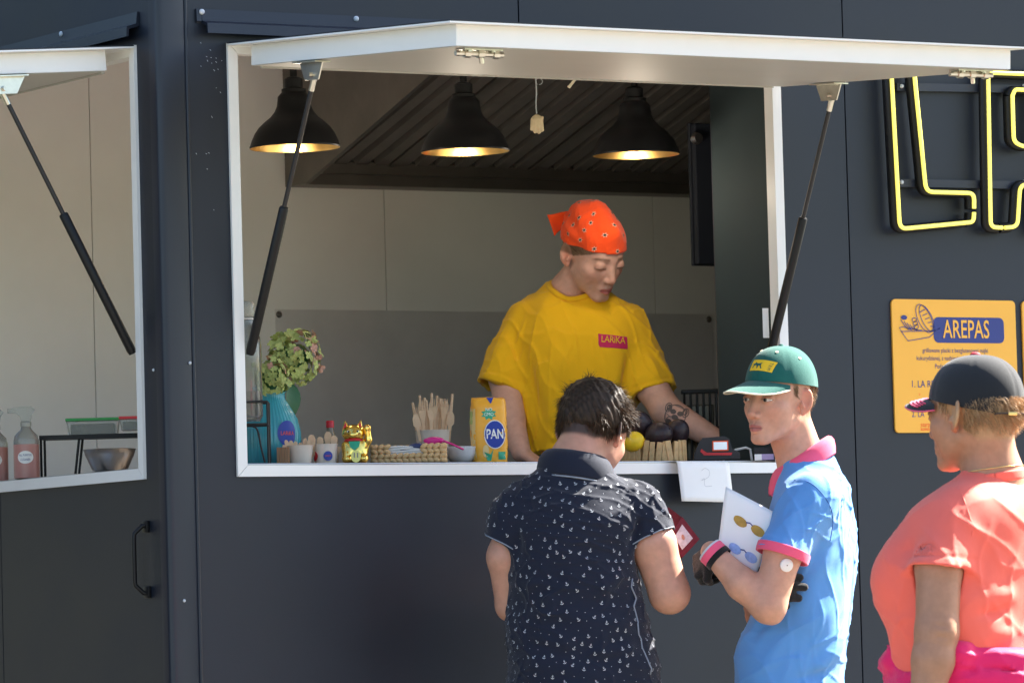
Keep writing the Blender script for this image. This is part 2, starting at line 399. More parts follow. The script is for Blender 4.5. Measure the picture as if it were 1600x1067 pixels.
hb('backing', M['black'], MB().prism([(hx0+.012, YI-.1, zb+.08), (hx0+.05, yf, zb+.08+k*(YI-.1-yf)), (hx0+.05, yf, zb+.10+k*(YI-.1-yf)), (hx0+.05, YI-.1, zb+.10)], (hx1-hx0-.05, 0, 0)))
hb('front_plate', M['dsteel'], MB().box((hx0-.004, yf-.012, zb+k*1.12), (hx1, yf-.001, 2.8775), .002))
nx = int((hx1-hx0-.06)/.066)
for i in range(nx):
    x = hx0+.022+i*.066
    m = MB(); d = np.array([0, yf-(YI-.125), k*(YI-.125-yf)])
    a = np.array([x, YI-.125, zb+.045])
    m.prism([a, a+np.array([.040, 0, 0]), a+np.array([.046, 0, .022]), a+np.array([.040, 0, .006]), a+np.array([0, 0, .006]), a+np.array([-.006, 0, .022])], d)
    hb('slat', M['hoodslat'], m)
    if i % 7 == 3:
        hb('filter_rib', M['dsteel'], MB().prism([a+np.array([.044, 0, -.004]), a+np.array([.062, 0, -.004]), a+np.array([.062, 0, .01]), a+np.array([.044, 0, .01])], d))

# steel splash panel on the back wall
a0, a1 = hit(430, 483, 1, YI-.004), hit(1113, 494, 1, YI-.004)
sp = thing('splash_panel', 'thin grey steel splash sheet screwed to the rear wall', 'panel', ((a0[0]+a1[0])/2, YI, 1.7))
SPL = np.array(sp.location)
def spb(n, m, mb, sm=None): mb.v = [tuple(np.array(q)-SPL) for q in mb.v]; mb.build(n, m, sp, sm)
M['splash'] = mat('dull_steel', (.78, .75, .74), .42, .30, noise=.12, nscale=3, bump=.05, bscale=8)
zt = a0[2]
spb('sheet', M['splash'], MB().box((a0[0], YI-.004, 1.0), (a1[0], YI-.001, zt)))
for x in (a0[0]+.012, a1[0]-.012): spb('screw', M['dsteel'], MB().tube([(x, YI-.004, zt-.015), (x, YI-.009, zt-.015)], [.010, .006], 10), 50)

# tall green side panel and dark hanging cabinet right of the cook
fr = thing('green_side_panel', 'tall dark green appliance side just inside the right window jamb', 'appliance', (1.655, .205, .55))
MB().box((-.055, -.135, 0), (.6, .135, 2.05), .004).build('body', M['green'], fr)
MB().box((-.05, .136, .05), (.58, .146, 2.0), .003).build('door', M['dnavy'], fr)
cb = hit(1118, 300, 0, 1.75)
c0 = hit(1077, 192, 1, .75); c1 = hit(1079, 415, 1, .75)
hc = thing('dark_cabinet', 'dark navy hanging box with a round silver knob beyond the right lamp', 'cabinet', (c0[0], .75, c1[2]))
MB().box((0, 0, 0), (.098, .012, c0[2]-c1[2]), .003).build('body', M['dnavy'], hc)
MB().box((.004, -.02, .004), (.094, -.001, c0[2]-c1[2]-.004), .003).build('door', M['dnavy'], hc)
kx = hit(1080, 217, 1, .72); kz = kx[2]-c1[2]
MB().tube([(kx[0]-c0[0]+.012, -.02, kz), (kx[0]-c0[0]+.012, -.034, kz), (kx[0]-c0[0]+.012, -.036, kz), (kx[0]-c0[0]+.012, -.05, kz)], [.009, .009, .017, .013], 14).build('knob', M['steel'], hc, smooth=50)

# pendant lamps
def lamp(px, py, label):
    YL = .40; c = hit(px, py, 1, YL)
    t = thing('pendant_lamp', label, 'lamp', c, group='black pendant lamps over the counter')
    pr = [(.112, 0), (.113, .004), (.111, .008), (.107, .020), (.100, .036), (.089, .052), (.075, .065), (.060, .077), (.049, .090), (.043, .104), (.041, .118), (.040, .128), (.034, .135), (.030, .139), (.030, .147), (.023, .150), (.023, .172), (.018, .176), (.010, .178)]
    MB().lathe(pr, n=40, capb=False, capt=True).build('shade', M['black'], t, smooth=35)
    MB().lathe([(.1115, .0005)]+[(r-.003, z-.001) for r, z in pr[2:10]]+[(.02, .115)], n=40, capb=False, capt=True).build('lining', M['gold_in'], t, smooth=60)
    MB().tube([(0, 0, .178), (0, 0, 2.878-c[2])], .009, 10).build('stem', M['black'], t, smooth=60)
    MB().ball((0, 0, .045), (.030, .030, .036), 16, 10).build('bulb', M['bulb'], t, smooth=180)
    pl_ = bpy.data.lights.new('lamp_light', 'POINT'); pl_.specular_factor = 0.0; pl_.energy = .30; pl_.color = (1, .86, .68); pl_.shadow_soft_size = .03; po_ = bpy.data.objects.new('lamp_light', pl_); COL.objects.link(po_); po_.parent = t; po_.location = (0, 0, -.09)
    MB().tube([(0, 0, .076), (0, 0, .118)], .014, 12).build('socket', M['black'], t, smooth=50)
lamp(461, 232, 'leftmost black bell lamp, crossed by the left gas strut')
lamp(727, 238, 'middle black bell lamp hanging above the flour bag')
lamp(994, 243, 'right black bell lamp above the orange headscarf')
# ================================================================ unseen trees and tent added left of the truck to shade its end wall
M['leaf'] = mat('leaf', (.04, .07, .02), .6, noise=.3, nscale=3, spec=.3); M['bark'] = mat('bark', (.10, .075, .05), .9, noise=.3, nscale=12, bump=.6, bscale=30)
def added_tree(x, y, h, r, seed, label):
    rr = np.random.RandomState(seed); t = thing('added_tree', label, 'added_tree', (x, y, 0), group='unseen trees added left of the truck')
    mb = MB(); mb.tube([(0, 0, 0), (.05, .02, h*.25), (-.04, .05, h*.5), (0, 0, h*.8)], [.20, .15, .11, .04], 10)
    for k in range(7):
        a = rr.uniform(0, 6.28); z = h*rr.uniform(.3, .65); l = r*rr.uniform(.5, .85)
        mb.tube([(0, 0, z), (math.cos(a)*l*.5, math.sin(a)*l*.5, z+l*.4), (math.cos(a)*l, math.sin(a)*l, z+l*.6)], [.07, .045, .02], 6)
    mb.build('trunk', M['bark'], t, smooth=60)
    n = 9000; c = rr.normal(size=(46, 3)); c /= np.linalg.norm(c, axis=1)[:, None]; c *= rr.uniform(.35, .95, (46, 1)); c = c*[r, r, h*.46]+[0, 0, h*.53]
    P = c[rr.randint(0, 46, n)]+rr.normal(0, .30, (n, 3)); D = rr.normal(size=(n, 3)); D /= np.linalg.norm(D, axis=1)[:, None]; E = np.cross(D, rr.normal(size=(n, 3))); E /= np.linalg.norm(E, axis=1)[:, None]
    s = rr.uniform(.06, .13, (n, 1)); V = np.stack([P-D*s, P+E*s*.5, P+D*s, P-E*s*.5], 1).reshape(-1, 3)
    me = bpy.data.meshes.new('crown'); me.from_pydata(V.tolist(), [], [(4*i, 4*i+1, 4*i+2, 4*i+3) for i in range(n)]); me.materials.append(M['leaf'])
    o = bpy.data.objects.new('crown', me); COL.objects.link(o); o.parent = t
for i, (x, y, h, r) in enumerate(((-3.4, 10.6, 6.4, 2.1), (-7.4, 12.6, 7.2, 2.4))):
    added_tree(x, y, h, r, 50+i, ('nearer of two unseen leafy trees added to shade the end wall', 'taller of two unseen leafy trees added farther left to shade the end wall')[i])
mq = thing('added_marquee', 'unseen dark canvas tent added to darken the left end wall of the truck', 'added_marquee', (-3.7, 3.5, 0)); M['canvas'] = mat('black_canvas', (.018, .017, .017), .85, noise=.2, nscale=5, bump=.3, bscale=60)  # added out of view; black canvas keeps sky light off the end wall
for sx in (-1.6, 1.6):
    for sy in (-3.2, 3.2): MB().tube([(sx, sy, 0), (sx, sy, 2.3)], .03, 8).build('pole', M['canvas'], mq, smooth=60)
MB().add([(-1.8, -3.4, 2.3), (1.8, -3.4, 2.3), (1.8, 3.4, 2.3), (-1.8, 3.4, 2.3), (-.5, 0, 3.4), (.5, 0, 3.4)], [(0, 1, 5, 4), (1, 2, 5), (2, 3, 4, 5), (3, 0, 4), (0, 3, 2, 1)]).build('roof', M['canvas'], mq)
for a, b in (((-1.6, -3.2), (1.6, -3.2)), ((1.6, -3.2), (1.6, 3.2)), ((-1.6, 3.2), (1.6, 3.2))):
    n = 30; vs = []
    for i in range(n+1):
        t = i/n; off = .04*math.sin(i*1.3); dx, dy = b[0]-a[0], b[1]-a[1]; l = math.hypot(dx, dy)
        vs += [(a[0]+dx*t-dy/l*off, a[1]+dy*t+dx/l*off, .02), (a[0]+dx*t-dy/l*off*.3, a[1]+dy*t+dx/l*off*.3, 2.3)]
    MB().add(vs, [(2*i, 2*i+2, 2*i+3, 2*i+1) for i in range(n)]).build('side_curtain', M['canvas'], mq, smooth=180)
# ================================================================ figure modelling: smooth-blended solids turned into one skin
def v3(*a): return np.array(a, float)
def smin(a, b, k):
    if k <= 0: return np.minimum(a, b)
    h = np.maximum(k-np.abs(a-b), 0)/k
    return np.minimum(a, b)-h*h*k*.25
def smax(a, b, k): return -smin(-a, -b, k)
def d_cone(P, a, b, r1, r2):
    a = np.asarray(a, float); b = np.asarray(b, float); ba = b-a; q = P-a
    t = np.clip(q@ba/max(ba@ba, 1e-9), 0, 1)
    e = q-t[:, None]*ba
    return np.sqrt(np.einsum('ij,ij->i', e, e))-(r1+(r2-r1)*t)
def d_ell(P, c, r, rot=None):
    q = P-np.asarray(c, float)
    if rot is not None: q = q@rot
    r = np.asarray(r, float)
    k0 = np.sqrt(np.einsum('ij,ij->i', q/r, q/r)); k1 = np.sqrt(np.einsum('ij,ij->i', q/(r*r), q/(r*r)))+1e-9
    return k0*(k0-1)/k1
def rotm(rx=0, ry=0, rz=0):
    cx, sx, cy, sy, cz, sz = math.cos(rx), math.sin(rx), math.cos(ry), math.sin(ry), math.cos(rz), math.sin(rz)
    return np.array([[1,0,0],[0,cx,-sx],[0,sx,cx]])@np.array([[cy,0,sy],[0,1,0],[-sy,0,cy]])@np.array([[cz,-sz,0],[sz,cz,0],[0,0,1]])
class Loft:
    """upright trunk: ellipse stations (y, cx, cz, rx, rz) blended along y; rot turns the ellipse about y"""
    def __init__(s, st, rot=0.0, n=2.4, rcap=12):
        A = np.array(spline([np.array(q, float) for q in st], 8)); A = A[np.argsort(A[:, 0])]
        s.A = A; s.rot = rot; s.n = n; s.rcap = rcap
    def __call__(s, P):
        y = P[:, 1]; A = s.A; yy = np.clip(y, A[0, 0], A[-1, 0])
        cx, cz, rx, rz = [np.interp(yy, A[:, 0], A[:, i]) for i in (1, 2, 3, 4)]
        u = P[:, 0]-cx; v = P[:, 2]-cz
        if s.rot: c, q = math.cos(s.rot), math.sin(s.rot); u, v = u*c+v*q, -u*q+v*c
        n = s.n; k0 = (np.abs(u/rx)**n+np.abs(v/rz)**n)**(1/n)
        k1 = np.sqrt((u/rx**2)**2+(v/rz**2)**2)+1e-6
        d = np.where(k0 < .35, (k0-1)*np.minimum(rx, rz), k0*(k0-1)/k1)
        d = np.maximum(d, -np.minimum(rx, rz))
        return smax(d, np.maximum(y-A[-1, 0], A[0, 0]-y), s.rcap)
class Field:
    def __init__(s): s.ops = []; s.warp = None
    def add(s, f, k=15): s.ops.append(('a', f, k)); return s
    def sub(s, f, k=6): s.ops.append(('s', f, k)); return s
    def cut(s, f, k=0): s.ops.append(('i', f, k)); return s
    def cone(s, a, b, r1, r2, k=15): return s.add(lambda P: d_cone(P, a, b, r1, r2), k)
    def chain(s, pts, rs, k=12, k0=None):
        for i in range(len(pts)-1): s.cone(pts[i], pts[i+1], rs[i], rs[i+1], k if i or k0 is None else k0)
        return s
    def ell(s, c, r, rot=None, k=15): return s.add(lambda P: d_ell(P, c, r, rot), k)
    def __call__(s, P):
        d = np.full(len(P), 1e3)
        for m, f, k in s.ops:
            e = f(P)
            d = smin(d, e, k) if m == 'a' else smax(d, -e, k) if m == 's' else smax(d, e, k)
        if s.warp is not None: d = d+s.warp(P)
        return d
def polygonize(F, lo, hi, h, slack=1.25):
    """surface nets over a box, evaluating only blocks close to the surface; returns verts (mm), quads"""
    lo = np.array(lo, float); B = 6
    nb = np.maximum(np.ceil((np.array(hi, float)-lo)/(h*B)).astype(int), 1); n = nb*B+1
    g = np.stack(np.meshgrid(*[np.arange(k) for k in nb], indexing='ij'), -1).reshape(-1, 3)
    dc = F(lo+(g+.5)*h*B); act = np.abs(dc) < h*B*slack
    D = np.empty(nb, np.float32); D[g[:, 0], g[:, 1], g[:, 2]] = np.where(dc < 0, -50, 50)
    D = np.repeat(np.repeat(np.repeat(D, B, 0), B, 1), B, 2)
    D = np.pad(D, ((0, 1), (0, 1), (0, 1)), mode='edge')
    off = np.stack(np.meshgrid(*[np.arange(B+1)]*3, indexing='ij'), -1).reshape(-1, 3)
    ga = g[act]*B
    for i in range(0, len(ga), 300):
        I = (ga[i:i+300, None, :]+off[None]).reshape(-1, 3)
        D[I[:, 0], I[:, 1], I[:, 2]] = F(lo+I*h)
    S = D < 0
    c = sum(S[a:n[0]-1+a, b:n[1]-1+b, e:n[2]-1+e].astype(np.int8) for a in (0, 1) for b in (0, 1) for e in (0, 1))
    cells = np.argwhere((c > 0) & (c < 8)); idx = np.full(tuple(n-1), -1, np.int64); idx[tuple(cells.T)] = np.arange(len(cells))
    acc = np.zeros((len(cells), 3)); cnt = np.zeros(len(cells))
    cor = [(a, b, e) for a in (0, 1) for b in (0, 1) for e in (0, 1)]
    val = {q: D[cells[:, 0]+q[0], cells[:, 1]+q[1], cells[:, 2]+q[2]] for q in cor}
    for p in cor:
        for ax in range(3):
            if p[ax]: continue
            q = list(p); q[ax] = 1; q = tuple(q); a, b = val[p], val[q]; m = (a < 0) != (b < 0)
            t = np.where(m, a/(a-b+1e-20), 0); pt = np.repeat(np.array([p], float), len(cells), 0); pt[:, ax] = t
            acc[m] += pt[m]; cnt += m
    V = lo+(cells+acc/cnt[:, None])*h
    Q = []
    for ax in range(3):
        b, e = (ax+1) % 3, (ax+2) % 3
        s0 = [slice(1, -1)]*3; s1 = list(s0); s0[ax] = slice(0, -1); s1[ax] = slice(1, None)
        A_, B_ = S[tuple(s0)], S[tuple(s1)]; m = A_ != B_
        w = np.argwhere(m); flip = A_[m]
        w = w+np.array([0 if i == ax else 1 for i in range(3)])
        def cell(db, de): k = w.copy(); k[:, b] += db; k[:, e] += de; return idx[k[:, 0], k[:, 1], k[:, 2]]
        q = np.stack([cell(-1, -1), cell(0, -1), cell(0, 0), cell(-1, 0)], 1)
        q[~flip] = q[~flip][:, ::-1]
        Q.append(q[(q >= 0).all(1)])
    return V, np.concatenate(Q)
def lapl(V, Q, it=1, lam=.5):
    for _ in range(it):
        acc = np.zeros_like(V); cnt = np.zeros(len(V))
        for a, b in ((0, 1), (1, 2), (2, 3), (3, 0)):
            np.add.at(acc, Q[:, a], V[Q[:, b]]); np.add.at(acc, Q[:, b], V[Q[:, a]])
            np.add.at(cnt, Q[:, a], 1); np.add.at(cnt, Q[:, b], 1)
        V = V+(acc/np.maximum(cnt, 1)[:, None]-V)*lam
    return V
def mesh_from(name, parts, m, parent, col=True):
    """parts: list of (verts mm, faces, colours or None) joined as one mesh"""
    me = bpy.data.meshes.new(name); vs = []; fs = []; cs = []; o = 0
    for V, Q, C in parts:
        vs.append(np.asarray(V)/1000.0); fs += [tuple(int(i)+o for i in q) for q in Q]; o += len(V)
        cs.append(C if C is not None else np.ones((len(V), 3)))
    me.from_pydata(np.concatenate(vs).tolist(), [], fs)
    for q in (m if isinstance(m, (list, tuple)) else [m]): me.materials.append(q)
    me.polygons.foreach_set('use_smooth', [True]*len(me.polygons))
    if col:
        at = me.color_attributes.new('tint', 'FLOAT_COLOR', 'POINT'); C = np.concatenate(cs)
        at.data.foreach_set('color', np.concatenate([C, np.ones((len(C), 1))], 1).astype(np.float32).ravel())
    me.update(); ob = bpy.data.objects.new(name, me); COL.objects.link(ob); ob.parent = parent
    return ob
_wr = np.random.RandomState(3)
def wav(n, lam, amp, seed, ani=(1, 1, 1)):
    """soft random undulation for cloth"""
    r = np.random.RandomState(seed); K = r.normal(size=(n, 3)); K /= np.linalg.norm(K, axis=1)[:, None]
    K = K*np.array(ani)*2*math.pi/(lam*r.uniform(.6, 1.5, (n, 1))); ph = r.uniform(0, 6.28, n); am = amp*r.uniform(.5, 1, n)/math.sqrt(n)*1.4
    K2 = r.normal(size=(8, 3)); K2 /= np.linalg.norm(K2, axis=1)[:, None]; K2 = K2*np.array(ani)*2*math.pi/(lam*.30*r.uniform(.7, 1.5, (8, 1))); p2 = r.uniform(0, 6.28, 8)
    def f(P):
        b = (np.sin(P@K.T+ph)*am).sum(1); c = np.sin(P@K2.T+p2+b[:, None]*.25).sum(1)/2.8
        rg = ((1-np.abs(np.sin(P@(K2*.45).T+p2[::-1]+b[:, None]*.2)))**4*np.clip(np.sin(P@(K2[::-1]*.22).T+p2)*1.6-.3, 0, 1)).sum(1)
        return b+amp*.16*np.sign(c)*np.abs(c)**1.3-amp*.85*rg
    return f
def folds(segs):
    """segs: (a, b, amplitude, width): ridges (+) or creases (-) along segments; negative distance = out"""
    def f(P):
        d = np.zeros(len(P))
        for a, b, am, wd in segs:
            a = np.asarray(a, float); b = np.asarray(b, float); ba = b-a; q = P-a; t = np.clip(q@ba/(ba@ba), 0, 1)
            e = q-t[:, None]*ba; r2 = np.einsum('ij,ij->i', e, e)
            d -= 1.45*am*np.exp(-r2/(wd*wd))*np.sin(np.pi*np.clip(t*.9+.05, 0, 1))
        return d
    return f
def seamring(c, d, rad, amp=1.7, w_=4.0):
    c = np.asarray(c, float); d = np.asarray(d, float)/np.linalg.norm(d)
    def f(P):
        q = P-c; t = q@d; e = q-t[:, None]*d; r = np.sqrt(np.einsum('ij,ij->i', e, e)); return amp*np.exp(-(t/w_)**2)*(r < rad)
    return f
class Figure:
    """a person: an Empty at the feet, facing frame = picture right / up / towards the viewer; L() reads a point of the photo at offset z (mm) in front of the figure's plane"""
    def __init__(s, px, depth, label, group=None, foot=0.0):
        back = v3(-FW[0], -FW[1], 0); back /= np.linalg.norm(back)
        rt = RT-back*(RT@back); rt /= np.linalg.norm(rt); up = np.cross(back, rt)
        s.ax = np.stack([rt, up, back])
        c = CAM_LOC+ray(px, 800)*depth
        t = (c[2]-foot)/up[2]; s.o = c-up*t
        s.e = thing('person', label, 'person', s.o)
        s.e.matrix_world = Matrix(((rt[0], up[0], back[0], s.o[0]), (rt[1], up[1], back[1], s.o[1]), (rt[2], up[2], back[2], s.o[2]), (0, 0, 0, 1)))
        s.s = FPX/depth
    def L(s, x, y, z=0.0):
        d = ray(x, y); n = s.ax[2]; t = ((s.o-CAM_LOC)@n+z/1000)/(d@n)
        return s.ax@(CAM_LOC+t*d-s.o)*1000
    def px(s, n): return n/s.s*1000
    def world(s, P): return s.o+(np.asarray(P)/1000)@s.ax

# ---------------------------------------------------------------- heads
def head_axes(yaw, pitch, roll=0):
    """columns: lateral, forward, up of the head in figure space. yaw 0 = facing the viewer, + = to picture right"""
    f = v3(math.sin(yaw)*math.cos(pitch), -math.sin(pitch), math.cos(yaw)*math.cos(pitch))
    u = v3(math.sin(yaw)*math.sin(pitch), math.cos(pitch), math.cos(yaw)*math.sin(pitch))
    l = np.cross(f, u)
    if roll: l, u = l*math.cos(roll)+u*math.sin(roll), u*math.cos(roll)-l*math.sin(roll)
    return np.stack([l, f, u], 1)
class Head:
    """local mm: x lateral, y forward, z up, origin between the ears at eye level"""
    def __init__(s, c, yaw, pitch, roll=0, sc=1.0, lid=4.0, jaw=1.0, nose=1.0, fem=0.0, wide=1.0, lips=1.0):
        s.c = np.array(c, float); s.A = head_axes(yaw, pitch, roll); s.sc = sc; s.lid = lid; s.fem = fem
        F = Field(); s.F = F; w_ = wide
        F.ell((0, -14, 28), (74*w_, 94, 84), k=0)
        F.ell((0, 26, 6), (60*w_, 60, 70), k=25)
        F.ell((0, 32, -42), (49*w_, 48, 60), k=22)
        for q in (-1, 1):
            F.cone((q*46*w_, -4, -50), (q*15, 60, -94), 14*jaw, 12, k=24)
            F.ell((q*42*w_, 50, -24), (20, 22, 17), k=20)
            F.ell((q*38*w_, 32, -44), (21, 30, 32), k=22)
        F.cone((-9, 74, -97), (9, 74, -97), 12.5, 12.5, k=18)
        F.cone((-26, 76, 17), (26, 76, 17), 9-3*fem, 9-3*fem, k=16)
        F.ell((0, 74, -64), (26, 20, 22), k=16)
        for q in (-1, 1): F.sub(lambda P, q=q: d_ell(P, (q*31, 96, 1), (16.5, 13.5, 10.5)), 13)
        for q in (-1, 1): F.ell((q*19, 72, -27), (15, 13, 20), k=22)
        F.cone((0, 82, 8), (0, 104*nose**.3, -32), 6.5, 8.8, k=15)
        F.ell((0, 104*nose**.3, -36), (9*nose, 9, 8.5), k=6)
        for q in (-1, 1):
            F.ell((q*11.5*nose, 93, -39), (7.5, 9, 7.5), k=6)
            F.sub(lambda P, q=q: d_ell(P, (q*6, 99, -46), (3.2, 4.5, 3.5)), 3)
            ex = (q*31, 76, 0)                         # lids wrap the eyeball
            sp_ = lambda P, ex=ex: d_ell(P, ex, (15.2, 14.1, 14.4))
            F.add(lambda P, sp_=sp_, q=q: np.maximum(sp_(P), s.lid-(P[:, 2]+np.abs(np.abs(P[:, 0])-31)*.22)), 4)
            F.add(lambda P, sp_=sp_, q=q: np.maximum(sp_(P), (P[:, 2]-np.abs(np.abs(P[:, 0])-31)*.18)+5.2), 4)
        l_ = lips
        F.cone((-19, 83, -66.5), (-5, 92.5, -63.5), 2.8, 4.6*l_, k=5).cone((19, 83, -66.5), (5, 92.5, -63.5), 2.8, 4.6*l_, k=5)
        F.cone((-15, 85, -73), (0, 92, -74.5), 3.2, 5.4*l_, k=5).cone((15, 85, -73), (0, 92, -74.5), 3.2, 5.4*l_, k=5)
        F.sub(lambda P: d_cone(P, (-22, 86, -69), (0, 100, -68.6), 1.0, 1.3), 2.5)
        F.sub(lambda P: d_cone(P, (22, 86, -69), (0, 100, -68.6), 1.0, 1.3), 2.5)
        for q in (-1, 1):                              # ears
            rm = rotm(R(12), 0, R(q*36))
            F.add(lambda P, q=q, rm=rm: d_ell(P, (q*(79*w_), -17, -6), (6.0, 18, 31), rm), 6)
            F.sub(lambda P, q=q, rm=rm: d_ell(P, (q*(86.5*w_), -14, -2), (6.5, 11.5, 22), rm), 3)
            F.cone((q*(77*w_), -4, -12), (q*(81*w_), -5, -18), 4, 4, k=4)
            F.ell((q*(74*w_), -10, -33), (6, 8, 9), k=5)
    def local(s, P): return ((P-s.c)@s.A)/s.sc
    def out(s, q): return s.c+(np.asarray(q, float)*s.sc)@s.A.T
    def __call__(s, P): return s.F(s.local(P))*s.sc
def sm(x, a, b): t = np.clip((x-a)/(b-a), 0, 1); return t*t*(3-2*t)
def face_tint(q, base, lip, brow, hair=None, hairline=None, blush=.0, stubble=0, lid=3.8):
    x, y, z = q[:, 0], q[:, 1], q[:, 2]; ax = np.abs(x); C = np.repeat(np.array([base]), len(q), 0)
    def mixc(wt, c): nonlocal C; C = C+(np.array(c)-C)*wt[:, None]
    red = np.array(base)*np.array([1.02, .78, .74])
    mixc(.55*np.exp(-((ax-40)**2/380+(z+32)**2/420))*(y > 20)*(.6+blush), red)
    mixc(.5*np.exp(-(x**2/160+(z+36)**2/160))*(y > 88), red)
    mixc(.8*sm(np.abs(ax-76), 16, 2)*sm(y, 8, -10)*(np.abs(z+8) < 34), np.array(base)*np.array([1.06, .72, .64]))
    mixc(.45*np.exp(-((ax-31)**2/200+(z+1)**2/90))*(y > 60), np.array(base)*np.array([.72, .58, .54]))
    lipm = sm(np.abs(z+69.5)-(10-.012*ax**2)*.9, 1.2, -1.2)*sm(ax, 21, 18)*(y > 76)
    mixc(lipm*.9, lip)
    mixc(np.exp(-((z+69+.004*ax**2)**2)/1.6)*sm(ax, 23, 19)*(y > 78)*.75, np.array(lip)*.35)
    if stubble: mixc(stubble*np.exp(-((z+57)**2)/22)*sm(ax, 24, 12)*(y > 80)*sm(ax, 1.5, 5), np.array(brow))
    zb = 19+.10*ax-np.where(ax > 32, (ax-32)*.45, 0)
    mixc(.85*np.exp(-((z-zb)**2)/13)*sm(ax, 10, 15)*sm(ax, 56, 44)*(y > 45), brow)
    lash = np.exp(-((z-lid+.3+np.abs(ax-31)*.22)**2)/(1.8 if lid > 0 else 6.0))*sm(np.abs(ax-31), 15, 12)*(y > 72)
    mixc(lash*.8, np.array(brow)*.35)
    C = C*(1+.02*np.sin(x*.21+y*.13)*np.sin(z*.17+x*.11)+.02*np.sin(y*.33+1)*np.sin(z*.29+x*.23))[:, None]
    if hair is not None:
        wt = hairline(q); mixc(np.clip(wt, 0, 1), hair)
    return C
def eye(fig, H, iris):
    for q in (-1, 1):
        bm = bmesh.new(); bmesh.ops.create_uvsphere(bm, u_segments=24, v_segments=16, radius=12.6)
        V = np.array([p.co[:] for p in bm.verts]); bm.verts.index_update(); Fc = [[p.index for p in f.verts] for f in bm.faces]; bm.free()
        V = V[:, [0, 2, 1]]                          # pole forwards
        r = np.hypot(V[:, 0], V[:, 2])*(1+0*V[:, 1]); r = np.where(V[:, 1] < 0, 99, r)
        C = np.where((r < 2.6)[:, None], (.01, .01, .01), np.where((r < 6.4)[:, None], iris, (.62, .56, .52)))
        W_ = H.out(V+np.array([q*31, 76, 0]))
        mesh_from('eye', [(W_, Fc, C)], M['eye'], fig.e)

def hand(F, wr, d, n, side, curl=.5, sc=1.0, thumb=.6, spread=.12):
    """palm and five fingers added to field F. d: pointing direction, n: back-of-hand normal, side: +1 thumb on cross(d,n) side"""
    d = np.asarray(d, float)/np.linalg.norm(d); n = np.asarray(n, float); n = n-d*(n@d); n /= np.linalg.norm(n); t = np.cross(d, n)*side
    wr = np.asarray(wr, float)
    def p(a, b, c=0): return wr+(d*a+t*b+n*c)*sc
    for b in (-26, -9, 8, 25): F.cone(p(8, b*.55), p(82-abs(b+6)*.15, b), 13*sc, 10.5*sc, k=9*sc)
    for i, (b, l) in enumerate(((25, 76), (8, 84), (-9, 78), (-26, 62))):
        a = p(84-abs(b+6)*.15, b); ang = 0; dr = d*math.cos(spread*(b/26))+t*math.sin(spread*(b/26)); q = a
        for j, fr in enumerate((.44, .31, .25)):
            ang += curl*(.75, 1.0, .7)[j]; dd = dr*math.cos(ang)-n*math.sin(ang); q2 = q+dd*l*fr*sc
            F.cone(q, q2, (9.2, 8.2, 7.4)[j]*sc, (8.2, 7.4, 6.3)[j]*sc, k=4*sc if j else 6*sc); q = q2
    a = p(22, 26, -4); b_ = p(50, 48, -10); c_ = p(76, 52-14*thumb, -16-16*thumb); e_ = p(98, 46-26*thumb, -20-26*thumb)
    F.cone(a, b_, 13*sc, 11*sc, k=9*sc).cone(b_, c_, 10.5*sc, 9.5*sc, k=4*sc).cone(c_, e_, 9.2*sc, 7*sc, k=4*sc)
def decal(surf, items, name, m, parent, off=.8):
    """flat prints wrapped on cloth: items = list of (2-D verts, faces, origin, ex, ey, direction)"""
    me = surf.data; bv = BVHTree.FromPolygons([p.co for p in me.vertices], [p.vertices[:] for p in me.polygons])
    vs = []; fs = []
    for v, f, o, ex, ey, dr in items:
        k = len(vs); dr = np.asarray(dr, float); ok = True; tmp = []
        for x, y in v:
            q = (np.asarray(o)+np.asarray(ex)*x+np.asarray(ey)*y)
            loc, nn, i_, dd = bv.ray_cast(Vector((q-dr*60)/1000), Vector(dr), .14)
            if loc is None: ok = False; break
            tmp.append(np.array(loc)*1000+np.array(nn)*off*(1 if np.dot(nn, dr) < 0 else -1))
        if not ok: continue
        vs += tmp; fs += [tuple(i+k for i in q) for q in f]
    if not vs: return None
    mb = MB(); mb.add([q/1000 for q in vs], fs); o = mb.build(name, m, parent, smooth=180)
    return o
def subdiv2d(vf, maxe):
    """split long edges so that a print can follow the cloth"""
    bm = bmesh.new(); vv = [bm.verts.new((x, y, 0)) for x, y in vf[0]]
    for f in vf[1]:
        try: bm.faces.new([vv[i] for i in f])
        except ValueError: pass
    for _ in range(3):
        es = [e for e in bm.edges if e.calc_length() > maxe]
        if not es: break
        bmesh.ops.subdivide_edges(bm, edges=es, cuts=1)
        bmesh.ops.triangulate(bm, faces=bm.faces[:])
    bm.verts.index_update(); out = ([(q.co.x, q.co.y) for q in bm.verts], [tuple(q.index for q in f.verts) for f in bm.faces]); bm.free()
    return out
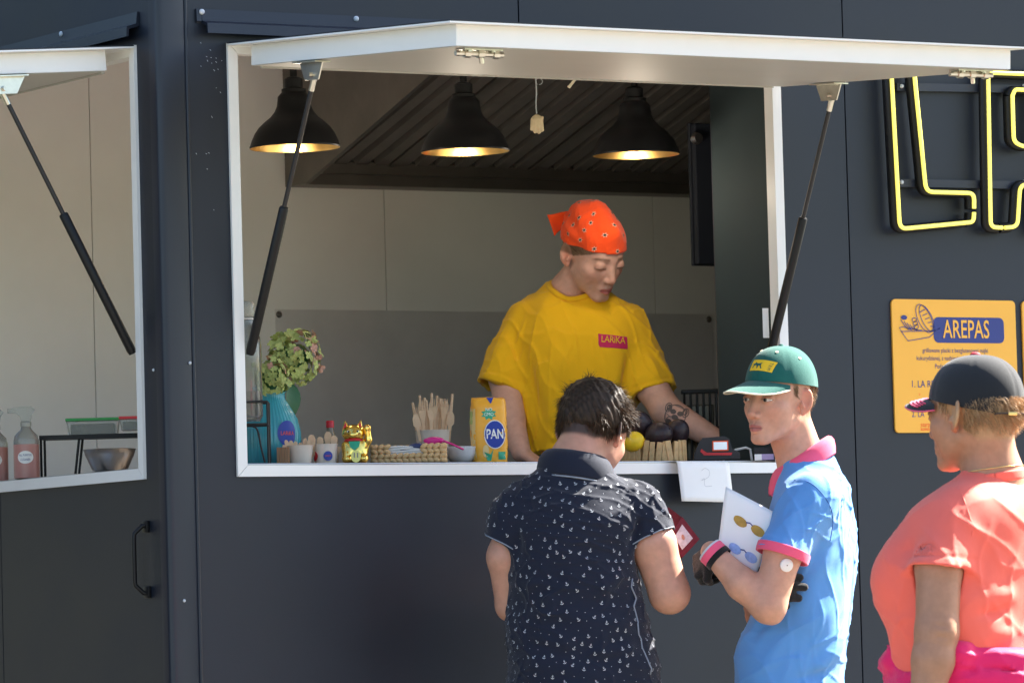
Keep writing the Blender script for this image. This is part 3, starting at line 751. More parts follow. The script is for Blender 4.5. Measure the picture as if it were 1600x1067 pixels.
def strands(name, roots, dirs, lens, m, parent, wid=.9, segs=4, grav=(0, -1, 0), droop=.5, curl=0.0, seed=1, cols=None):
    """hair: tapering ribbons growing from scalp points (mm)"""
    r = np.random.RandomState(seed); n = len(roots); P = np.array(roots, float); D = np.array(dirs, float)
    D /= np.linalg.norm(D, axis=1)[:, None]; lens = np.broadcast_to(lens, n); g_ = np.array(grav, float)
    side = np.cross(D, r.normal(size=(n, 3))); side /= np.linalg.norm(side, axis=1)[:, None]
    V = []; cv = r.normal(size=(n, 3))*curl
    for j in range(segs+1):
        w_ = wid*(1-.85*j/segs)
        V.append(P-side*w_/2); V.append(P+side*w_/2)
        D = D+g_*droop/segs+cv/segs; D /= np.linalg.norm(D, axis=1)[:, None]
        P = P+D*(lens/segs)[:, None]
    V = np.stack(V, 1).reshape(-1, 3); b = np.arange(n)[:, None]*(2*segs+2)
    Q = np.concatenate([b+np.array([2*j, 2*j+1, 2*j+3, 2*j+2]) for j in range(segs)], 0)
    C = None
    if cols is not None: C = np.repeat(np.asarray(cols), 2*segs+2, 0)
    return mesh_from(name, [(V, Q, C)], m, parent)
# ================================================================ people
M['skin'] = mat('skin', (.5, .3, .2), .46, noise=.13, nscale=45, bump=.12, bscale=500, sss=.12, attr='tint', spec=.4)
M['eye'] = mat('eyeball', (1, 1, 1), .08, attr='tint', coat=.5)
M['hair'] = mat('hair', (.05, .03, .02), .55, attr='tint', spec=.22)
def cloth(name, col, noise=.05, sheen=.15, bump=.35, bscale=900, rough=.85):
    return mat(name, col, rough, noise=noise, nscale=6, bump=bump, bscale=bscale, sheen=sheen, spec=.2)
M['yellow'] = cloth('yellow_jersey', (.87, .49, .012)); M['blue'] = cloth('blue_pique', (.10, .28, .60), bscale=1300)
M['coral'] = cloth('coral_sports_jersey', (.90, .145, .10), rough=.6); M['pink'] = cloth('pink_ribbing', (.78, .10, .19))
M['magenta'] = cloth('magenta_jacket', (.75, .015, .12), rough=.55); M['ink'] = cloth('navy_pique', (.011, .015, .030), bscale=1300)
M['denim'] = cloth('dark_trousers', (.03, .034, .045)); M['orange'] = cloth('orange_cotton', (.84, .075, .012), bump=.5)
M['cap_g'] = cloth('bottle_green_cap', (.009, .095, .080), bscale=700); M['cap_k'] = cloth('black_cap', (.018, .019, .022), bscale=700)
M['shoe'] = mat('shoe', (.12, .12, .13), .6); M['glove'] = cloth('black_glove', (.012, .012, .013), bump=.6)
M['print_w'] = mat('white_print', (.52, .54, .58), .8); M['print_m'] = mat('magenta_print', (.55, .02, .10), .8); M['print_y'] = mat('yellow_print', (.8, .5, .02), .8)
M['print_d'] = mat('dark_print', (.02, .03, .03), .8); M['inkk'] = mat('tattoo_ink', (.055, .05, .055), .6); M['piping'] = mat('pale_piping', (.22, .25, .30), .8)
M['cream'] = mat('cream_cord', (.72, .66, .50), .8); M['gold'] = mat('gold_metal', (.85, .58, .22), .25, 1.0); M['silver'] = mat('silver_metal', (.75, .75, .75), .25, 1.0)
M['plastic_w'] = mat('white_plastic', (.78, .75, .70), .4)

def bbox(fig, x0, x1, y0, y1, z0, z1):
    a, b = fig.L(x0, y1, 0), fig.L(x1, y0, 0); return (a[0], a[1], z0), (b[0], b[1], z1)
def skinpart(F, lo, hi, h, tint, smooth=0):
    V, Q = polygonize(F, lo, hi, h)
    if smooth: V = lapl(V, Q, smooth)
    return V, Q, (tint(V) if callable(tint) else np.repeat(np.array([tint], float), len(V), 0))
def plane(p, n):
    p = np.asarray(p, float); n = np.asarray(n, float)/np.linalg.norm(n); return lambda P: (P-p)@n
def legs(fig, cx, yh, hw, ground, colm, stance=26, zoff=0, shoe=True, facing=(0, 1)):
    """trousers and shoes down to the ground below the picture"""
    a = fig.L(cx, yh, zoff); F = Field(); S = Field(); g = ground; fx = v3(facing[0], 0, facing[1])
    for q in (-1, 1):
        off = v3(facing[1], 0, -facing[0])*q
        hip = a+off*hw*.48; kn = v3(a[0], g+(a[1]-g)*.50, a[2])+off*hw*.55; an = v3(a[0], g+85, a[2])+off*hw*.6
        F.cone(hip+v3(0, 60, 0), kn, hw*.62, 68, k=30).cone(kn, an, 68, 58, k=20)
        S.cone(an-v3(0, 45, 0)-fx*30, an-v3(0, 52, 0)+fx*150, 38, 30, k=0)
    F.ell(a+v3(0, 0, 0), (hw*1.02 if facing[1] else 120, 120, 120 if facing[1] else hw*1.02), k=30)
    lo = a+v3(-330, g-a[1], -330); hi = a+v3(330, 160, 330)
    V, Q = polygonize(F, lo, hi, 11); V = lapl(V, Q, 1)
    mesh_from('trousers', [(V, Q, None)], colm, fig.e, col=False)
    S.cut(plane((0, g, 0), (0, -1, 0)), 0)
    V, Q = polygonize(S, (lo[0], g-12, lo[2]), (hi[0], g+110, hi[2]), 8)
    mesh_from('shoes', [(V, Q, None)], M['shoe'], fig.e, col=False)
def dome(H, ctr, rad, zb, n=72, m=20, seams=6, power=.8, opening=None):
    """cap crown in head space -> verts, faces; zb(y): height of the rim"""
    V = []; Fc = []
    for i in range(m+1):
        for k in range(n):
            a = 2*math.pi*k/n; ca, sa = math.cos(a), math.sin(a)      # a=0 front (+y)
            y0 = rad[1]*ca; z0 = zb(y0+ctr[1])-ctr[2]; lat0 = math.asin(max(-.95, min(.95, z0/rad[2])))
            lat = lat0+(math.pi/2-lat0)*i/m; h = max(math.cos(lat), 0)**power if lat > 0 else math.cos(lat)
            sd_ = min(abs(((a*seams/(2*math.pi)) % 1)), 1-abs(((a*seams/(2*math.pi)) % 1)))*2*math.pi/seams
            dent = 1-.016*math.exp(-(sd_/.035)**2)*(1 if i < m else 0)
            V.append((ctr[0]+rad[0]*h*sa*dent, ctr[1]+rad[1]*h*ca*dent, ctr[2]+rad[2]*math.sin(lat)))
    for i in range(m):
        for k in range(n):
            q = (i*n+k, i*n+(k+1) % n, (i+1)*n+(k+1) % n, (i+1)*n+k)
            if opening:
                c = np.mean([V[j] for j in q], axis=0)
                if opening(c): continue
            Fc.append(q)
    return np.array(V), Fc
def shell(V, Fc, t, ctr):
    """give an open sheet thickness towards ctr"""
    n = len(V); d = np.asarray(ctr)-V; V2 = V+d/np.linalg.norm(d, axis=1)[:, None]*t
    cnt = {}
    for f in Fc:
        for a, b in zip(f, f[1:]+f[:1]): cnt[(a, b)] = 1
    out = list(Fc)+[tuple(i+n for i in f[::-1]) for f in Fc]
    for (a, b) in cnt:
        if (b, a) not in cnt: out.append((b, a, a+n, b+n))
    return np.concatenate([V, V2]), out
def brim(H, ctr, rad, zb, reach, curve, half=62, drop=10, n=28, m=10, lift=0):
    V = []; Fc = []
    for j in range(m+1):
        for i in range(n+1):
            a = R(-half+2*half*i/n); u = i/n*2-1; v = j/m
            y0 = rad[1]*math.cos(a); z0 = zb(y0+ctr[1]); lat0 = math.asin(max(-.95, min(.95, (z0-ctr[2])/rad[2]))); h = math.cos(lat0)
            x, y = rad[0]*h*math.sin(a), ctr[1]+rad[1]*h*math.cos(a)
            f_ = (1-abs(u)**2.6)**.6
            x2 = x*(1+.10*v*(1-abs(u)**3)); y2 = y+reach*f_*v
            V.append((x2, y2, z0-drop*v*f_-curve*(x2/70)**2*(.35+.65*v)+lift))
    for j in range(m):
        for i in range(n): k = j*(n+1)+i; Fc.append((k, k+1, k+n+2, k+n+1))
    V = np.array(V); nn = len(V); V2 = V-np.array([0, 0, 4.0])
    edge = [i for i in range(n+1)]
    F2 = list(Fc)+[tuple(q+nn for q in f[::-1]) for f in Fc]
    for i in range(n): a, b = m*(n+1)+i, m*(n+1)+i+1; F2.append((b, a, a+nn, b+nn))
    rim = [V[m*(n+1)+i]-np.array([0, 0, 2.0]) for i in range(n+1)]
    return np.concatenate([V, V2]), F2, rim
def hmesh(name, H, V, Fc, m, parent, smooth=50):
    mb = MB(); mb.add(H.out(V)/1000, Fc); return mb.build(name, m, parent, smooth=smooth)
def collar(fig, F_, name, m, parent, c, ax_r, h0, h1, r0, r1, tilt, gap=0.0, n=48, t=4, gapdir=0.0, rise=None):
    """turned-down polo collar: a flared band round the neck (figure mm)"""
    V = []; Fc = []; rows = [(r0, 0), (r0*1.00, h1*.5), (r0*1.03, h1), (r0*1.10, h1*1.03), (r1*.98, h1*.55), (r1, h0)]
    for (rr, hh) in rows:
        for k in range(n+1):
            a = gapdir+gap+(2*math.pi-2*gap)*k/n; x, z = math.sin(a), math.cos(a)
            V.append((c[0]+ax_r[0]*rr*x, c[1]+hh+tilt[0]*rr*x*ax_r[0]+tilt[1]*rr*z*ax_r[1], c[2]+ax_r[1]*rr*z))
    for i in range(len(rows)-1):
        for k in range(n): Fc.append((i*(n+1)+k, i*(n+1)+k+1, (i+1)*(n+1)+k+1, (i+1)*(n+1)+k))
    V = np.array(V); mb = MB(); mb.add(V/1000, Fc); o = mb.build(name, m, parent, smooth=180)
    md = o.modifiers.new('thickness', 'SOLIDIFY'); md.thickness = t/1000; md.offset = 0
    ss = o.modifiers.new('soft', 'SUBSURF'); ss.levels = 1; ss.render_levels = 1
    return o, V, n
def gauss_hair(H, F, n, seed, sel, grow=1.0):
    """scalp points of head H where sel(local) holds, with outward normals (figure mm)"""
    r = np.random.RandomState(seed); out = []; nrm = []
    while sum(map(len, out)) < n:
        d = r.normal(size=(n*2, 3)); d /= np.linalg.norm(d, axis=1)[:, None]
        t = np.full(len(d), 150.0); o = np.array([0, -14, 20.])
        for _ in range(26): t = t-F(o+d*t[:, None])*.9
        q = o+d*t[:, None]; k = sel(q) & (t > 20) & (t < 160)
        q = q[k]; dd = d[k]; e = 1.5; g = np.stack([F(q+v3(e, 0, 0))-F(q-v3(e, 0, 0)), F(q+v3(0, e, 0))-F(q-v3(0, e, 0)), F(q+v3(0, 0, e))-F(q-v3(0, 0, e))], 1)
        g /= np.linalg.norm(g, axis=1)[:, None]+1e-9; out.append(q); nrm.append(g)
    return np.concatenate(out)[:n], np.concatenate(nrm)[:n]

# ---------------------------------------------------------------- the cook in the yellow T-shirt
def make_cook():
    g = Figure(905, 13.72, 'cook in yellow T-shirt and orange headscarf looking down behind the counter', foot=.55); L = g.L
    sk = (.58, .335, .26)
    H = Head(L(927, 394, 95), R(40), R(30), R(-8), .985, lid=-3.2, fem=1, nose=.92, lips=1.05, wide=.97, jaw=.78)
    nb = L(890, 460, 0)
    F = Field(); F.add(H, 0).cone(H.out((0, -34, -50)), nb, 40, 47, k=26).cone(nb, nb-v3(0, 90, 20), 56, 90, k=30)
    F.cone(H.out((28, 20, -78)), nb+v3(18, -8, 32), 12, 10, k=22)
    lo, hi = bbox(g, 830, 1010, 300, 500, -140, 260)
    F.cut(plane(nb-v3(0, 40, 0), (0, -1, 0)))
    def tint(V): return face_tint(H.local(V), sk, (.42, .12, .115), (.13, .075, .045), (.15, .09, .052), lambda q: sm(q[:, 2]-(-4+.55*np.maximum(q[:, 1]-4, 0)), -3, 5)*sm(np.abs(q[:, 0]), 38, 50)*.85, blush=.3, lid=-3.2)
    parts = [skinpart(F, lo, hi, 2.2, tint)]
    A = Field(); sL, sR = L(815, 492, -10), L(985, 497, 0)
    eL, wL = L(797, 655, 95), L(815, 708, 175)
    A.chain([sL+v3(18, -34, 0), L(790, 590, 30), eL], [34, 43, 39], 14).cone(eL, wL, 38, 25, k=12)
    hand(A, wL, L(852, 728, 215)-wL, (0.3, 1, .2), -1, .25, .92, .5)
    eR, wR = L(1040, 640, 110), L(1130, 693, 190)
    A.chain([sR+v3(-18, -34, 0), L(1015, 600, 60), eR], [34, 45, 40], 14).cone(eR, wR, 40, 26, k=12)
    hand(A, wR, L(1175, 718, 215)-wR, (0.2, 1, .25), 1, .35, .92, .5)
    A.add(Loft([(L(0, 740)[1], L(900, 0)[0], 0, 90, 70), (L(0, 600)[1], L(903, 0)[0], 0, 95, 70), (L(0, 500)[1], L(900, 0)[0], 0, 95, 50)]), 20)
    lo, hi = bbox(g, 735, 1185, 460, 745, -130, 330)
    parts.append(skinpart(A, lo, hi, 3.4, sk))
    body = mesh_from('body', parts, M['skin'], g.e)
    eye(g, H, (.10, .14, .16))
    # T-shirt
    S = Field()
    st = []
    for y, cx, hw, cz, rz in ((735, 901, 84, 20, 108), (705, 901, 80, 22, 106), (650, 902, 83, 24, 108), (590, 904, 91, 24, 112), (540, 905, 97, 16, 112), (505, 904, 98, 5, 100), (474, 900, 78, -5, 82), (453, 895, 54, -10, 66), (438, 892, 38, -8, 58)):
        st.append((L(0, y)[1], L(cx, y)[0], cz, g.px(hw), rz))
    S.add(Loft(st, n=2.3, rcap=6), 0)
    oL, oR = L(781, 606, 25), L(1020, 612, 62)
    dL, dR = oL-sL, oR-sR
    SL = Field().cone(sL+v3(12, -16, 0), oL+dL*.2, 54, 74, k=0); SR = Field().cone(sR+v3(-10, -16, 0), oR+dR*.2, 54, 66, k=0)
    SL.cut(plane(oL, (-.30, -.92, .2)), 2)
    SR.cut(plane(oR, (.30, -.93, .15)), 2)
    SL.warp = seamring(oL-dL/np.linalg.norm(dL)*17, (-.30, -.92, .2), 120, 2.0); SR.warp = seamring(oR-dR/np.linalg.norm(dR)*17, (.30, -.93, .15), 120, 2.0)
    S.add(SL, 24).add(SR, 24); s1, s2 = seamring(sL+v3(22, -20, 0), dL*v3(1, .25, 1)+v3(-60, 0, 0), 95, 2.4), seamring(sR+v3(-22, -20, 0), dR*v3(1, .25, 1)+v3(60, 0, 0), 95, 2.4)
    nk = L(893, 450, 14)
    S.sub(lambda P: d_ell(P, nk+v3(6, 22, 30), (66, 62, 78)), 4)
    S.cut(plane(L(900, 704, 60), (0.05, -1, 0)), 3)
    w1 = wav(10, 150, 4.5, 5, (1, .45, 1)); ff = folds([
        (L(838, 560, 120), L(880, 690, 120), 9, 22), (L(850, 530, 120), L(930, 640, 120), 6, 20), (L(975, 560, 110), L(930, 690, 120), 8, 22),
        (L(985, 540, 90), L(960, 640, 110), -7, 15), (L(826, 560, 100), L(838, 650, 100), -9, 14), (L(860, 655, 120), L(960, 670, 120), 5, 14), (L(840, 470, 60), L(870, 560, 110), 4, 24),
        (L(770, 540, 60), L(800, 580, 60), 5, 16), (L(800, 520, 60), L(808, 580, 70), -4, 13), (L(1010, 540, 90), L(1030, 590, 100), 5, 14), (L(905, 480, 80), L(960, 560, 110), 4, 26), (L(845, 690, 120), L(960, 700, 120), -5, 8)])
    S.warp = lambda P: w1(P)+ff(P)+s1(P)+s2(P)
    lo, hi = bbox(g, 725, 1070, 425, 745, -150, 210)
    S = Field().add(S, 0).sub(lambda P: d_cone(P, oL-dL*.12, oL+dL*.3, 48, 64), 3).sub(lambda P: d_cone(P, oR-dR*.12, oR+dR*.3, 47, 56), 3)
    V, Q = polygonize(S, lo, hi, 3.2); V = lapl(V, Q, 1)
    sh = mesh_from('t_shirt', [(V, Q, None)], M['yellow'], g.e, col=False)
    # ribbed neck band
    pts = []
    for k in range(40):
        a = 2*math.pi*k/40; q = nk+v3(6, 0, 22)+v3(64*math.sin(a), 0, 72*math.cos(a)); 
        q[1] = nk[1]+10-math.cos(a)*20; pts.append(q)
    bv = BVHTree.FromPolygons([p.co for p in sh.data.vertices], [p.vertices[:] for p in sh.data.polygons])
    pts = [np.array(bv.find_nearest(Vector(q/1000))[0]) for q in pts]
    pts = [sum(pts[(i+j) % 40] for j in (-2, -1, 0, 1, 2))/5 for i in range(40)]
    MB().tube(pts, .0085, 8, closed=True, flat=1).build('neck_band', M['yellow'], sh, smooth=180)
    # print on the chest
    o = L(958, 532, 130); it = []
    blk = subdiv2d(([(-37, -13), (-33, -19), (39, -19), (39, -14), (36, 13), (-40, 16)], [(0, 1, 2, 3, 4, 5)]), 9)
    it.append((*blk, o, v3(1, -.06, 0), v3(.06, 1, 0), v3(0, 0, -1)))
    decal(sh, it, 'print_block', M['print_m'], sh, 1.0)
    tx = subdiv2d(text2d('LARiKA', 25, .82, spacing=.92), 8)
    decal(sh, [(*tx, o+v3(0, 2, 0), v3(1, -.06, 0), v3(.06, 1, 0), v3(0, 0, -1))], 'print_word', M['print_y'], sh, 1.9)
    # headscarf
    B = Field()
    B.add(lambda P: smin(d_ell(H.local(P), (0, -14, 28), (74, 94, 84)), d_ell(H.local(P), (0, 26, 6), (60, 60, 70)), 25)*H.sc-6, 0)
    B.add(lambda P: d_ell(H.local(P), (0, -50, 84), (52, 50, 40)), 26)
    B.cone(H.out((0, 58, 84)), H.out((0, -30, 116)), 16, 14, k=30)
    B.cone(H.out((-10, -98, 44)), H.out((-2, -118, 62)), 17, 14, k=14)
    kn = H.out((0, -112, 55)); B.ell(kn, (18, 16, 18), k=10)
    B.cut(lambda P: (lambda q: (36+.16*np.abs(q[:, 1]-60)*0-(q[:, 2]-.15*(q[:, 1]-80)*1.0)))(H.local(P)), 3)
    fb = folds([(H.out((60, 50, 62)), H.out((40, -60, 96)), 3, 9), (H.out((78, 10, 52)), H.out((70, -70, 60)), 3, 8), (H.out((-60, 50, 70)), H.out((50, 40, 100)), 2.5, 9), (H.out((70, 40, 34)), H.out((80, -60, 40)), -2.5, 6), (H.out((70, -60, 90)), H.out((20, -100, 70)), -4, 7), (H.out((60, -80, 70)), H.out((20, -108, 60)), 4, 7), (H.out((40, -80, 100)), H.out((10, -108, 66)), 4, 7)])
    wb = wav(8, 60, 1.6, 9); B.warp = lambda P: wb(P)+fb(P)
    c = H.out((0, -10, 50)); V, Q = polygonize(B, c-160, c+160, 2.6); V = lapl(V, Q, 1)
    sc = mesh_from('headscarf', [(V, Q, None)], M['orange'], g.e, col=False)
    # tail of the scarf
    T0 = H.out((0, -108, 62)); tv = []; tf = []
    e1 = L(855, 333, 60)-T0; e2 = L(866, 372, 70)-T0
    for i in range(9):
        for j in range(7):
            u, v = i/8, j/6; q = T0+(e1*(1-v)+e2*v)*(u*1.0)+v3(0, 4*math.sin(u*5+v*3), 9*math.sin(u*4+v*4)); tv.append(q/1000)
    tf = [(i*7+j, i*7+j+1, (i+1)*7+j+1, (i+1)*7+j) for i in range(8) for j in range(6)]
    tl = MB(); tl.add(tv, tf); to = tl.build('scarf_tail', M['orange'], sc, smooth=180); md = to.modifiers.new('t', 'SOLIDIFY'); md.thickness = .0025
    # small flower prints: dark centre, pale petals
    wt = []; dk = []
    star = [(math.cos(R(60*k+30*(i)))*(9.0 if i == 0 else 4.2), math.sin(R(60*k+30*i))*(7.2 if i == 0 else 3.6)) for k in range(6) for i in (0, 1)]
    dot = [(3.6*math.cos(R(45*k)), 3.0*math.sin(R(45*k))) for k in range(8)]
    for la in range(4):
        nf = (11, 9, 7, 3)[la]
        for lo_ in range(nf):
            a = 2*math.pi*(lo_+.5*(la % 2)+random.uniform(-.12, .12))/nf; el = R(10+la*20+random.uniform(-4, 4))
            dd = v3(math.sin(a)*math.cos(el), math.cos(a)*math.cos(el), math.sin(el)); o = H.out(v3(0, -14, 34)+dd*88)
            dr = -(dd@H.A.T); ex = np.cross(dr, v3(.1, 1, .2)); ex /= np.linalg.norm(ex); ey = np.cross(ex, dr)
            t = random.uniform(0, 3); ex, ey = ex*math.cos(t)+ey*math.sin(t), ey*math.cos(t)-ex*math.sin(t)
            wt.append((star, [tuple(range(12))], o, ex, ey, dr)); dk.append((dot, [tuple(range(8))], o, ex, ey, dr))
    stuff(decal(sc, wt, 'scarf_flowers', mat('pale_flower_print', (.62, .36, .27), .8), sc, .7)); stuff(decal(sc, dk, 'scarf_flower_centres', M['print_d'], sc, 1.1))
    # hair swept back under the scarf
    q, nn = gauss_hair(H, H.F, 1500, 3, lambda q: (np.abs(q[:, 0]) > 46) & (q[:, 2] > -4+.55*np.maximum(q[:, 1]-4, 0)) & (q[:, 2] < 50) & (q[:, 1] > -4) & (q[:, 1] < 62))
    n = len(q); dl = np.tile(v3(0, -1, .28), (n, 1))+nn*.12+np.random.normal(0, .06, (n, 3))
    colr = np.array([.17, .105, .06])*np.random.uniform(.5, 1.3, (n, 1))
    strands('hair', H.out(q+nn*.6), dl@H.A.T, np.random.uniform(26, 46, n), M['hair'], g.e, 1.1, 4, droop=.1, cols=colr, seed=2)
    # tattoos on the forearm: bulldog head outline and a glass
    def circ(cx, cy, rx, ry, a0=0, a1=360, n=22): return [(cx+rx*math.cos(R(a0+(a1-a0)*i/n)), cy+ry*math.sin(R(a0+(a1-a0)*i/n))) for i in range(n+1)]
    o = L(1055, 650, 150); it = []
    for pl, wd in ((circ(0, 0, 27, 30), 3), (circ(-9, 8, 6, 4), 4), (circ(10, 8, 6, 4), 4), (circ(0, -4, 7, 5), 5), (circ(-9, -14, 10, 9, 30, 300), 3), (circ(9, -14, 10, 9, -120, 150), 3), (circ(0, -22, 12, 6, 180, 360), 3), (circ(-24, 16, 8, 12), 3), (circ(23, 16, 8, 12), 3),
                   (circ(38, -28, 11, 13), 3), ([(28, -30), (32, -62)], 3), ([(48, -30), (48, -62)], 3), ([(32, -60), (50, -64), (46, -80)], 4), ([(36, -40), (42, -56)], 4), ([(40, -44), (47, -60)], 3), ([(-34, -26), (-26, -36), (-30, -48)], 3)):
        v, f = stroke(pl, wd*.8); it.append((v, f, o, v3(.93, -.33, 0), v3(.33, .93, 0), v3(0, 0, -1)))
    fill = [subdiv2d((circ(0, 0, 27, 30)[:-1], [tuple(range(22))]), 9), subdiv2d(([(28, -30), (48, -30), (48, -62), (32, -62)], [(0, 1, 2, 3)]), 9)]
    for cx_, cy_, a_, b_ in ((-9, 10, 8, 6), (11, 10, 8, 6), (0, -5, 9, 6), (-12, -18, 8, 6), (13, -17, 8, 6), (-23, 16, 6, 9), (22, 17, 6, 9), (42, -52, 6, 9)): it.append((*subdiv2d((circ(cx_, cy_, a_, b_, n=10)[:-1], [tuple(range(10))]), 6), o, v3(.93, -.33, 0), v3(.33, .93, 0), v3(0, 0, -1)))
    decal(body, [(*f_, o, v3(.93, -.33, 0), v3(.33, .93, 0), v3(0, 0, -1)) for f_ in fill], 'tattoo_shading', mat('faded_ink', (.27, .17, .14), .6), body, .35)
    decal(body, it, 'tattoo', mat('dark_ink', (.10, .075, .07), .6), body, .7)
    legs(g, 900, 745, 118, 0, M['denim'], zoff=-5)
    return g

# ---------------------------------------------------------------- person in the anchor-print polo, from behind
def make_man():
    g = Figure(905, 12.22, 'person in dark navy anchor print polo shirt seen from behind at the counter'); L = g.L
    sk = (.50, .26, .18)
    H = Head(L(928, 675, -50), R(152), R(22), R(-4), .97)
    nb = L(898, 728, 8)
    F = Field(); F.add(H, 0).cone(H.out((0, -42, -40)), nb, 52, 58, k=26).cone(nb, nb-v3(0, 90, 0), 60, 95, k=30)
    F.cut(plane(nb-v3(0, 40, 0), (0, -1, 0)))
    hairf = lambda q: sm(q[:, 2]-(-46+.62*np.clip(q[:, 1]+70, 0, 200)), -6, 8)*sm(q[:, 1]-q[:, 2]*.1, 74, 60)
    dark = (.035, .022, .016)
    def tint(V): return face_tint(H.local(V), sk, (.42, .14, .12), dark, dark, lambda q: hairf(q)*.95)
    lo, hi = bbox(g, 830, 1020, 580, 770, -220, 130)
    parts = [skinpart(F, lo, hi, 2.4, tint)]
    A = Field(); sL, sR = L(812, 785, 0), L(998, 790, 0)
    eL = L(800, 945, -30); A.chain([sL, L(790, 870, 0), eL], [38, 43, 38], 14).cone(eL, L(870, 925, -230), 38, 27, k=12)
    eR = L(1046, 926, 20); wR = L(1040, 892, -190)
    A.chain([sR, L(1020, 850, 20), eR], [40, 53, 47], 16).cone(eR, L(1046, 912, -90), 47, 40, k=14).cone(L(1046, 912, -90), wR, 40, 27, k=12)
    hand(A, wR, L(1054, 846, -255)-wR, (1, .1, .25), 1, .7, .95, .5)
    hand(A, L(870, 925, -230), L(905, 905, -320)-L(870, 925, -230), (-.6, .6, .2), -1, .6, .95, .5)
    A.add(Loft([(L(0, 1120)[1], L(905, 0)[0], 0, 120, 90), (L(0, 900)[1], L(900, 0)[0], 0, 115, 90), (L(0, 790)[1], L(902, 0)[0], 0, 100, 60)]), 20)
    lo, hi = bbox(g, 755, 1120, 745, 1130, -440, 150)
    parts.append(skinpart(A, lo, hi, 4.0, sk))
    body = mesh_from('body', parts, M['skin'], g.e)
    S = Field(); st = []
    for y, cx, hw, cz, rz in ((1125, 912, 122, 0, 150), (1060, 912, 119, 0, 146), (1000, 907, 111, 0, 138), (930, 897, 105, 0, 134), (870, 896, 105, 2, 132), (820, 901, 112, 4, 126), (785, 904, 110, 2, 112), (760, 902, 88, 0, 92), (738, 898, 62, 2, 74), (722, 896, 44, 4, 66)):
        st.append((L(0, y)[1], L(cx, y)[0], cz, g.px(hw), rz))
    S.add(Loft(st, n=2.2, rcap=6), 0)
    oL, oR = L(783, 852, 4), L(1016, 842, 22); dL, dR = oL-sL, oR-sR
    SL = Field().cone(sL+v3(10, -4, 0), oL+dL*.25, 62, 56, k=0); SR = Field().cone(sR+v3(-8, -4, 0), oR+dR*.25, 64, 66, k=0)
    SL.cut(plane(oL, (-.35, -.92, 0)), 2)
    SR.cut(plane(oR, (.40, -.91, .05)), 2)
    S.add(SL, 26).add(SR, 26); s1, s2 = seamring(sL+v3(24, -10, 0), dL*v3(1, .2, 1)+v3(-50, 0, 0), 95, 2.4), seamring(sR+v3(-22, -10, 0), dR*v3(1, .2, 1)+v3(60, 0, 0), 95, 2.4)
    S.sub(lambda P: d_ell(P, nb+v3(6, 40, -12), (60, 60, 62)), 4)
    S.cut(plane(L(905, 1108, 0), (0, -1, 0)), 3)
    w1 = wav(12, 130, 4.5, 15, (.6, 1, .8)); ff = folds([
        (L(800, 985, 110), L(900, 1010, 150), 6, 16), (L(870, 955, 140), L(1000, 985, 110), 6, 15), (L(820, 1035, 120), L(940, 1050, 150), 7, 16), (L(920, 1025, 150), L(1010, 1005, 110), 6, 14), (L(800, 930, 110), L(850, 900, 140), 5, 14), (L(985, 890, 110), L(930, 930, 140), 6, 15),
        (L(870, 800, 125), L(960, 790, 120), 3, 25), (L(985, 860, 105), L(1005, 960, 90), -7, 12), (L(800, 890, 105), L(815, 960, 105), -6, 14), (L(1000, 800, 60), L(985, 860, 90), -7, 12), (L(825, 800, 70), L(805, 870, 80), -6, 13), (L(1015, 790, 70), L(1030, 830, 60), 4, 14)])
    S.warp = lambda P: w1(P)+ff(P)+s1(P)+s2(P)
    lo, hi = bbox(g, 750, 1070, 700, 1125, -180, 190)
    S = Field().add(S, 0).sub(lambda P: d_cone(P, oL-dL*.12, oL+dL*.4, 45, 48), 3).sub(lambda P: d_cone(P, oR-dR*.12, oR+dR*.4, 54, 57), 3)
    V, Q = polygonize(S, lo, hi, 3.2); V = lapl(V, Q, 1)
    sh = mesh_from('polo_shirt', [(V, Q, None)], M['ink'], g.e, col=False)
    # collar and sleeve bands with pale edge lines
    co, CV, n = collar(g, None, 'collar', M['ink'], sh, nb+v3(3, -16, -6), (1, .95), -22, 44, 62, 92, (-.14, .10), t=4, gapdir=math.pi)
    edge = CV[-(n+1):-1]/1000; MB().tube(edge, .0022, 6, closed=True).build('collar_edge', M['piping'], sh, smooth=180)
    bv = BVHTree.FromPolygons([p.co for p in sh.data.vertices], [p.vertices[:] for p in sh.data.polygons])
    def ring(o, d, r, name, m_, w_=.003, off=0.0):
        d = d/np.linalg.norm(d); a = np.cross(d, v3(0, 0, 1)); a /= np.linalg.norm(a); b = np.cross(d, a); P = []
        for k in range(36):
            t = 2*math.pi*k/36; q = o+(a*math.cos(t)+b*math.sin(t))*r; h_ = bv.find_nearest(Vector(q/1000)); P.append(np.array(h_[0])+np.array(h_[1])*off)
        P = [sum(P[(i+j) % 36] for j in (-1, 0, 1))/3 for i in range(36)]
        MB().tube(P, w_, 6, closed=True).build(name, m_, sh, smooth=180)
    ring(oR-v3(.4, -.91, .05)*3, v3(.40, -.91, .05), 70, 'sleeve_edge', M['piping'], .0017); ring(oL+v3(.35, .92, 0)*3, v3(-.35, -.92, 0), 62, 'sleeve_edge', M['piping'], .0017)
    pts = []
    for k in range(16):
        t = k/15; q = L(1003+26*t-6*math.sin(3*t), 905+150*t, 95); h_ = bv.find_nearest(Vector(q/1000)); pts.append(np.array(h_[0]))
    MB().tube(pts, .0020, 6).build('side_piping', M['piping'], sh, smooth=180)
